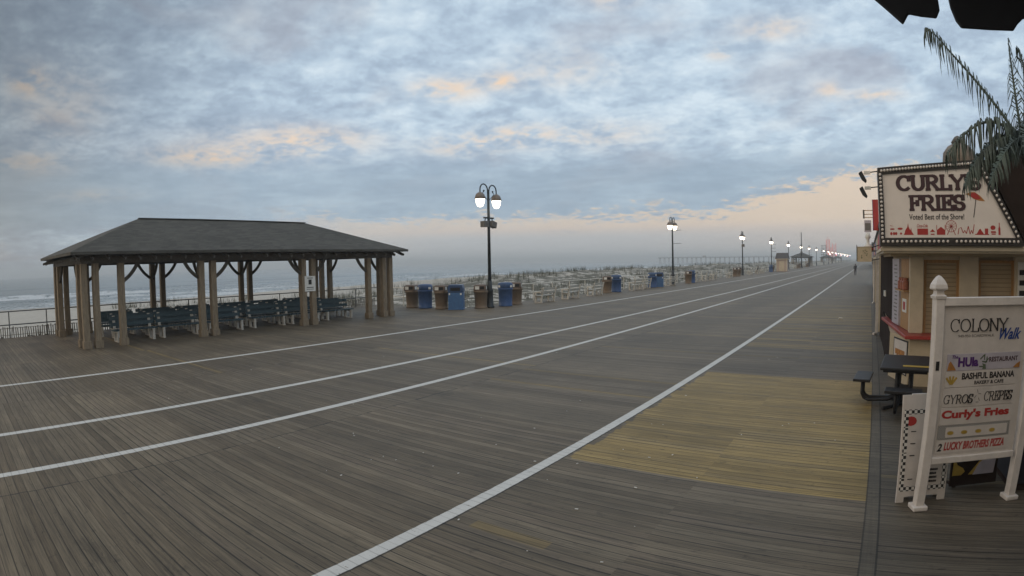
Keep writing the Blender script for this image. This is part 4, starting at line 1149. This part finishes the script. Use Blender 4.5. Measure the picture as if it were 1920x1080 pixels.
MB().bb(.136, 1.199, -.045, .045, .49, .555).build('bottom_rail', M['white_paint'], CS, bevel=.006)
MB().bb(.137, 1.198, -.012, .012, .556, 2.054).build('panel', M['white_panel'], CS)
F0 = -.0125
q = MB(); slab_text(q, 'COLONY', .225, .945, 1.805, 1.925, F0, .085, .04, .09, 0, 0, .003); q.build('heading_lettering', M['ink_black'], CS)
q = MB(); text_mesh(q, 'Walk', .845, 1.135, 1.715, 1.83, F0 - .0045, .002, .02, .45); q.build('script_lettering', M['ink_blue'], CS)
q = MB(); text_mesh(q, '940-950 BOARDWALK', .325, .775, 1.748, 1.775, F0, .002); q.build('address_lettering', M['ink_grey'], CS)
def plate(x0, x1, z0, z1, mt='white_panel'):
    return MB().bb(x0, x1, F0 - .008, F0 - .0002, z0, z1).build('name_plate', M[mt], CS, bevel=.002)
FP = F0 - .0085
def lett(par, s, x0, x1, z0, z1, mt, bold=.02, shear=0.0, nm='lettering'):
    q = MB(); text_mesh(q, s, x0, x1, z0, z1, FP, .002, bold, shear); return q.build(nm, M[mt], par)
p = plate(.21, 1.15, 1.425, 1.588, 'lilac')
lett(p, 'The', .265, .335, 1.545, 1.578, 'ink_purple', .02, .2)
lett(p, 'HUla', .34, .59, 1.46, 1.555, 'ink_purple', .045)
lett(p, 'RESTAURANT', .725, 1.11, 1.50, 1.548, 'ink_plum', .02)
q = MB()
for a in range(7): q.box(.665 + .035 * math.sin(a * 2.1), FP - .001, 1.50 + .05 * math.cos(a * 1.3), .012, .002, .06, Matrix.Rotation(a * .8, 3, 'Y'))
q.prism([(.645, 1.432), (.69, 1.432), (.68, 1.48), (.655, 1.48)], FP - .004, FP - .0025); q.build('dancer_picture', M['ink_green'], p)
q = MB(); q.prism([(.215, 1.43), (.32, 1.43), (.30, 1.46), (.25, 1.52), (.23, 1.50)], FP - .002, FP); q.prism([(1.05, 1.43), (1.14, 1.43), (1.145, 1.49), (1.10, 1.47)], FP - .002, FP); q.build('fruit_picture', M['ink_orange'], p)
p = plate(.20, 1.10, 1.262, 1.42)
lett(p, 'BASHFUL BANANA', .40, 1.08, 1.335, 1.40, 'ink_black', .03)
lett(p, 'BAKERY & CAFE', .56, .94, 1.282, 1.318, 'ink_black', .02)
q = MB(); 
for a in (-.7, -.25, .25, .7): q.box(.275 + a * .05, FP - .001 - abs(a) * .001, 1.335 - abs(a) * .012, .022, .0015, .085, Matrix.Rotation(a, 3, 'Y'))
q.build('fruit_picture', M['ink_yellow'], p)
p = plate(.19, 1.10, 1.065, 1.255)
q = MB(); slab_text(q, 'GYROS', .20, .555, 1.10, 1.185, FP, .10, .05, .08, .12, 0, .002); q.build('lettering', M['ink_black'], p)
q = MB(); slab_text(q, 'CREPES', .70, 1.07, 1.11, 1.20, FP, .10, .05, .08, .12, 0, .002); q.build('lettering', M['ink_black'], p)
q = MB()
for a in range(5): q.box(.62 + .03 * math.sin(a * 2.4), FP - .001, 1.10 + a * .028, .035, .0016, .006, Matrix.Rotation(a * 1.1, 3, 'Y'))
q.build('line_drawing', M['ink_grey'], p)
p = plate(.185, 1.10, .885, 1.055)
lett(p, "Curly's Fries", .20, 1.06, .925, 1.035, 'ink_red', .045)
p = plate(.18, 1.095, .735, .878, 'checker_s')
MB().bb(.27, 1.06, FP - .003, FP - .0002, .755, .858).build('strip_face', M['white_panel'], p)
q = MB()
for cx in (.33, .50, .68, .86):
    q.prism([(cx + .04 * math.cos(a * PI / 6), .80 + .02 * math.sin(a * PI / 6)) for a in range(12)], FP - .006, FP - .0032)
q.build('food_picture', M['ink_yellow'], p)
p = plate(.175, 1.09, .592, .728)
lett(p, '2', .195, .25, .615, .695, 'ink_black', .03, .2)
lett(p, 'LUCKY BROTHERS PIZZA', .275, 1.05, .62, .705, 'ink_red', .03, .18)

# ------------------------------------------------------------------ sandwich board with checkered border
t = thing('sandwich_board', 'white sandwich board with a black checkered border behind the post sign', 'sandwich board', (.668, 6.345, 0), .36)
for s, nm in ((-1, 'front_panel'), (1, 'rear_panel')):
    o_ = thing('tmp', None, None); bpy.data.objects.remove(o_)
    mb = MB(); mb.M = Matrix.Translation((0, s * .15 if s < 0 else -.02, 0)) @ Matrix.Rotation(-.125 if s < 0 else -.015, 4, 'X')
    lx = -.27 if s < 0 else -.16
    mb.bb(lx, .33, -.012, .012, .06, 1.13); mb.bb(lx, lx + .09, -.012, .012, 0, .0598); mb.bb(.24, .33, -.012, .012, 0, .0598)
    pn = mb.build(nm, M['white_panel'], t)
    if s == -1:
        ck = MB(); ck.M = mb.M
        for a in ((-.25, -.20, .12, .98), (.26, .31, .12, .98), (-.199, .259, .12, .17), (-.199, .259, .93, .98)): ck.bb(a[0], a[1], -.0155, -.0125, a[2], a[3])
        ck.build('checker_border', M['checker'], pn)
        ln = MB(); ln.M = mb.M
        for k in range(16):
            z = .20 + k * .042; w = random.uniform(.09, .16)
            if k in (4, 8, 12): continue
            u_ = .13 - w / 2
            while u_ < .13 + w / 2:
                d_ = random.uniform(.010, .022); ln.bb(u_, u_ + d_, -.0145, -.0125, z, z + random.uniform(.020, .026)); u_ += d_ + .003
            if k % 3 == 1: ln.bb(-.16, -.10, -.0145, -.0125, z, z + .010)
        ln.build('menu_lines', M['ink_black'], pn)
        ar = MB(); ar.M = mb.M
        ar.prism([(-.17 + .07 * math.cos(a * PI / 6), .86 + .05 * math.sin(a * PI / 6)) for a in range(12)], -.0145, -.0125); ar.build('picture', M['ink_red'], pn)
# ------------------------------------------------------------------ banana poster board
t = thing('poster_board', 'dark poster board with big yellow bananas leaning behind the post sign', 'board', (1.12, 6.64, 0), .36)
mb = MB(); mb.M = Matrix.Rotation(-.12, 4, 'X'); mb.bb(0, .66, -.012, .012, .02, 1.0); pn = mb.build('board', M['dark_panel'], t)
q = MB(); q.M = mb.M
q.prism([(.02, .14), (.14, .14), (.19, .18), (.16, .22), (.08, .26), (.03, .36)], -.016, -.0125)
q.prism([(.62, .36), (.40, .30), (.28, .18), (.24, .14), (.30, .14), (.38, .24), (.50, .45), (.55, .65), (.63, .65)], -.016, -.0125); q.build('banana_picture', M['ink_yellow'], pn)
q = MB(); q.M = mb.M; q.prism([(.30, .135), (.60, .135), (.63, .34), (.48, .33), (.38, .26)], -.0195, -.0165); q.build('plate_picture', M['lilac'], pn)
q = MB(); q.M = mb.M; q.bb(.05, .10, .013, .22, .0, .03); q.bar((.33, .21, .02), (.33, .02, .75), .03, .03); q.build('stand', M['dark_panel'], t)
t = thing('service_cabinet', 'tall navy cabinet at the right edge beside the post sign', 'cabinet', (2.12, 6.95, 0), .1)
MB().bb(-.28, .9, -.3, .6, .08, 1.95).build('body', M['navy'], t, bevel=.01)
MB().bb(-.26, .88, -.28, .58, 0, .079).build('plinth', M['dark_panel'], t)
MB().bb(-.2, .3, -.32, -.3005, .2, 1.85).build('door', M['navy'], t, bevel=.004)

# ------------------------------------------------------------------ picnic table
t = thing('picnic_table', 'square black metal picnic table with attached seats on curved tubes', 'picnic table', (.72, 10.55, 0), -.08)
MB().box(0, 0, .735, .86, 1.42, .045).build('tabletop', M['black_metal'], t, bevel=.012)
MB().bb(-.38, .38, -.60, .60, .66, .711).build('apron', M['black_metal'], t)
for x in (-.14, .10):
    for yy in (-.1, .12): MB().tube([(x, yy, .03), (x, yy, .659)], .045, 10).build('leg', M['black_metal'], t, True)
MB().box(0, 0, .30, .30, .30, .06).build('hub', M['black_metal'], t)
MB().bb(-.05, .42, -.52, -.40, .758, .764).build('sticker', M['ink_yellow'], t)
for k in range(4):
    a = k * PI / 2; mb = MB(); mb.M = Matrix.Rotation(a, 4, 'Z')
    L_ = .76 if k in (0, 2) else 1.02
    mb.box(-L_, 0, .455, .30, .80 if k in (0, 2) else .62, .05); st = mb.build('seat', M['black_metal'], t, bevel=.01)
    for yy in (-.12, .12):
        tb = MB(); tb.M = Matrix.Rotation(a, 4, 'Z')
        tb.tube([(-.05, yy * .6, .20), (-.3, yy * .8, .10), (-L_ + .12, yy, .075), (-L_ + .04, yy, .11), (-L_, yy, .18), (-L_, yy, .43)], .030, 8); tb.build('seat_tube', M['black_metal'], st, True)
f = MB(); f.tube([(-.35, -.5, .03), (.35, .5, .03)], .03, 8); f.tube([(-.35, .5, .03), (.35, -.5, .03)], .03, 8); f.tube([(0, 0, .03), (0, 0, .27)], .06, 10); f.build('foot_frame', M['black_metal'], t)

# ------------------------------------------------------------------ palm
def frond(mb, pts, leaf, droop, n=46, side=1.0, w=.013, both=True):
    n = int(n * .80); leaf *= 1.45; w *= .85
    pts = [Vector(p) for p in pts]
    def at(t):
        m_ = len(pts) - 1; i = min(int(t * m_), m_ - 1); f = t * m_ - i
        p0 = pts[max(i - 1, 0)]; p1 = pts[i]; p2 = pts[i + 1]; p3 = pts[min(i + 2, m_)]
        return .5 * ((2 * p1) + (p2 - p0) * f + (2 * p0 - 5 * p1 + 4 * p2 - p3) * f * f + (3 * p1 - p0 - 3 * p2 + p3) * f ** 3)
    mb.tube([at(i / 20) for i in range(21)], [.028 - .022 * i / 20 for i in range(21)], 5)
    for k in range(n):
        t = .10 + .90 * k / (n - 1); p = at(t); d = (at(min(1, t + .02)) - at(max(0, t - .02))).normalized()
        sd_ = d.cross(Vector((0, 0, 1))); sd_ = sd_.normalized() if sd_.length > .05 else Vector((1, 0, 0))
        for s in ((-1, 1) if both else (side,)):
            l = leaf * (math.sin(PI * min(1, .12 + t * .88)) ** .45) * random.uniform(.55, 1.15)
            if random.random() < .06: continue
            o = sd_ * s * l * random.uniform(.25, .5) + d * l * random.uniform(.0, .30)
            dn = Vector((0, 0, -1)) * l * droop * random.uniform(.8, 1.1)
            up = Vector((0, 0, 1)) * l * .10
            q = [p, p + o * .45 + up, p + o * .85 + dn * .35, p + o + dn * .75, p + o * 1.02 + dn]
            wv = d * w * random.uniform(.8, 1.3)
            ws = [.7, 1.2, 1.1, .8, .1]
            vs = []
            for c_, ww in zip(q, ws): vs += [c_ - wv * ww, c_ + wv * ww]
            mb.add(vs, [(2 * i, 2 * i + 1, 2 * i + 3, 2 * i + 2) for i in range(4)])
PM = thing('palm_tree', 'dark palm with drooping fronds hanging over the right end of the marquee sign', 'palm', (3.0, 8.4, 0))
cr_ = Vector((2.36, 8.45, 4.0)) - Vector((3.0, 8.4, 0))
MB().tube([(0, 0, 0), (-.1, 0, 1.4), (-.28, .02, 2.8), (cr_.x + .06, cr_.y, 3.85), tuple(cr_)], [.17, .15, .13, .12, .09], 12).build('trunk', M['trunk'], PM, True)
def F(pts, leaf=.42, droop=.8, n=46, w=.012):
    mb = MB(); frond(mb, [tuple(Vector(p) - Vector((3.0, 8.4, 0))) for p in pts], leaf, droop, n, w=w); mb.build('frond', M['frond'], PM)
c0 = (2.36, 8.45, 4.0)
F([c0, (2.12, 8.45, 4.40), (1.78, 8.45, 4.88), (1.45, 8.45, 5.32), (1.24, 8.45, 5.62), (1.10, 8.45, 5.70)], .36, .9, 56, .011)
F([c0, (2.32, 8.4, 4.6), (2.34, 8.4, 5.2), (2.37, 8.4, 5.52)], .30, .75, 44)
F([(2.36, 8.5, 4.0), (2.5, 8.5, 4.7), (2.56, 8.5, 5.2), (2.50, 8.5, 5.42)], .32, .8, 40)
F([c0, (2.08, 8.35, 4.26), (1.75, 8.3, 4.30), (1.42, 8.25, 4.12), (1.14, 8.2, 3.85)], .36, 1.0, 52, .013)
F([c0, (2.1, 8.3, 4.06), (1.80, 8.2, 3.96), (1.52, 8.15, 3.72), (1.34, 8.1, 3.42)], .36, .75, 52, .015)
F([c0, (2.18, 8.0, 4.02), (1.95, 7.8, 3.86), (1.74, 7.7, 3.62), (1.62, 7.65, 3.40)], .34, .7, 48, .015)
F([c0, (2.25, 8.6, 4.15), (2.0, 8.8, 4.15), (1.72, 8.95, 3.92), (1.55, 9.0, 3.66)], .36, .8, 48, .014)
F([c0, (2.6, 8.2, 4.3), (2.9, 8.0, 4.3), (3.2, 7.8, 3.9)], .4, .9, 40)
F([c0, (2.5, 8.8, 4.4), (2.7, 9.2, 4.4), (2.8, 9.5, 4.0)], .4, .9, 40)
F([c0, (2.3, 8.1, 4.2), (2.2, 7.7, 4.1), (2.12, 7.45, 3.8)], .38, .9, 44, .014)

# ------------------------------------------------------------------ awning overhead with its two dark flaps
t = thing('awning', 'dark canvas awning overhead with two scalloped flaps at the top right corner', 'awning', (0, 1.2, 0))
MB().slab([(-.02, .0), (2.6, .0), (2.6, -5.0), (-.02, -5.0)], 3.10, 3.13).build('canopy', M['awning'], t)
MB().prism([(.03, 3.099), (.055, 3.035), (.085, 3.0), (.112, 2.968), (.128, 2.990), (.155, 2.983), (.187, 2.978), (.197, 2.994), (.203, 3.099)], -.006, .006).build('flap', M['awning'], t, bevel=.003)
MB().prism([(.222, 3.099), (.222, 3.0), (.228, 2.97), (.237, 2.955), (.30, 2.950), (.355, 2.948), (.368, 2.962), (.385, 2.975), (.45, 2.96), (.52, 2.96), (.54, 3.099)], -.006, .006).build('flap', M['awning'], t, bevel=.003)
t = thing('corner_shop', 'shop front under the awning at the right edge', 'shop', (0, 0, 0))
MB().bb(2.6, 9, -6, 5.8, 0, 4.2).build('wall', M['shop_wall'], t)

# ------------------------------------------------------------------ people
def person(label, loc, rz, pts, edges, radii, coat='jacket'):
    me = bpy.data.meshes.new('person'); me.from_pydata(pts, edges, []); me.materials.append(M[coat])
    o = bpy.data.objects.new('person', me); COL.objects.link(o); o.location = loc; o.rotation_euler = (0, 0, rz)
    s = o.modifiers.new('skin', 'SKIN'); s.use_smooth_shade = True
    for v, r in zip(me.skin_vertices[0].data, radii): v.radius = (r, r)
    me.skin_vertices[0].data[0].use_root = True
    sb = o.modifiers.new('smooth', 'SUBSURF'); sb.levels = 1; sb.render_levels = 1
    tag(o, label, 'person')
    hd = Vector(pts[4])
    MB().sphere(hd.x, hd.y, hd.z + .02, .083, .095, .115).build('head', M['skin'], o, True)
    MB().sphere(hd.x, hd.y - .018, hd.z + .05, .094, .10, .10).build('hair', M['hair'], o, True)
    return o
P1 = [(0, 0, .92), (0, .01, 1.12), (0, .02, 1.36), (0, .03, 1.50), (0, .05, 1.60), (-.19, .02, 1.40), (-.24, -.06, 1.14), (-.22, .04, .88), (.19, .02, 1.40), (.24, .10, 1.15), (.22, .24, .95),
      (-.09, .0, .88), (-.10, .16, .50), (-.10, .10, .06), (-.10, .26, .04), (.09, .0, .88), (.10, -.04, .48), (.10, -.26, .14), (.10, -.16, .05)]
E1 = [(0, 1), (1, 2), (2, 3), (3, 4), (2, 5), (5, 6), (6, 7), (2, 8), (8, 9), (9, 10), (0, 11), (11, 12), (12, 13), (13, 14), (0, 15), (15, 16), (16, 17), (17, 18)]
R1 = [.15, .15, .15, .06, .06, .075, .055, .04, .075, .055, .04, .105, .075, .05, .04, .105, .075, .05, .04]
person('person in dark clothes walking away down the right side of the boardwalk', (-2.15, 93.0, 0), 0, P1, E1, R1)
P2 = [(0, 0, .50), (0, -.04, .72), (0, -.05, .98), (0, -.02, 1.12), (0, .0, 1.22), (-.19, -.04, 1.02), (-.24, .06, .78), (-.14, .26, .68), (.19, -.04, 1.02), (.24, .06, .78), (.14, .26, .68),
      (-.10, .04, .50), (-.11, .44, .50), (-.11, .46, .08), (-.11, .60, .04), (.10, .04, .50), (.11, .44, .50), (.11, .46, .08), (.11, .60, .04)]
person('person in dark clothes sitting on a bench by the railing near the third lamp', (-18.75, 98.6, 0), PI / 2, P2, E1, R1)

# scraps of litter on the boards
mb = MB()
for _ in range(60):
    if random.random() < .6: x, y = random.uniform(-7, -.2), random.uniform(3.6, 9)
    else: x, y = random.uniform(-14, 0), random.uniform(3, 22)
    s = random.uniform(.005, .018); a = random.uniform(0, PI)
    mb.box(x, y, .006, s * 2, s, .004, Matrix.Rotation(a, 3, 'Z') @ Matrix.Rotation(random.uniform(-.1, .1), 3, 'X'))
tag(mb.build('litter', M['litter']), 'pale scraps and specks scattered over the boards', 'litter', kind='stuff')
mb = MB(); mb.prism([(-.12, .005), (.10, .005), (.05, .06), (-.06, .075)], -.05, .05)
o = mb.build('paper_bag', M['litter'], bevel=.01); o.location = (-1.18, 25.3, 0)
tag(o, 'crumpled pale paper lying on the boards in the right lane', 'paper')

# ------------------------------------------------------------------ sea haze
def haze():
    mb = MB(); mb.bb(-4700, 4300, -4300, 4700, -16, 28.5)
    mt = bpy.data.materials.new('haze'); mt.use_nodes = True; nt = mt.node_tree; nt.nodes.clear()
    v = nt.nodes.new('ShaderNodeVolumePrincipled'); v.inputs['Color'].default_value = (.90, .965, 1.0, 1); v.inputs['Density'].default_value = .00095; v.inputs['Anisotropy'].default_value = 0.0
    out = nt.nodes.new('ShaderNodeOutputMaterial'); nt.links.new(v.outputs[0], out.inputs['Volume'])
    o = mb.build('haze', mt); o['kind'] = 'stuff'; o['label'] = 'pale sea haze hanging over the beach and the far boardwalk'; o['category'] = 'haze'
    return o
haze()
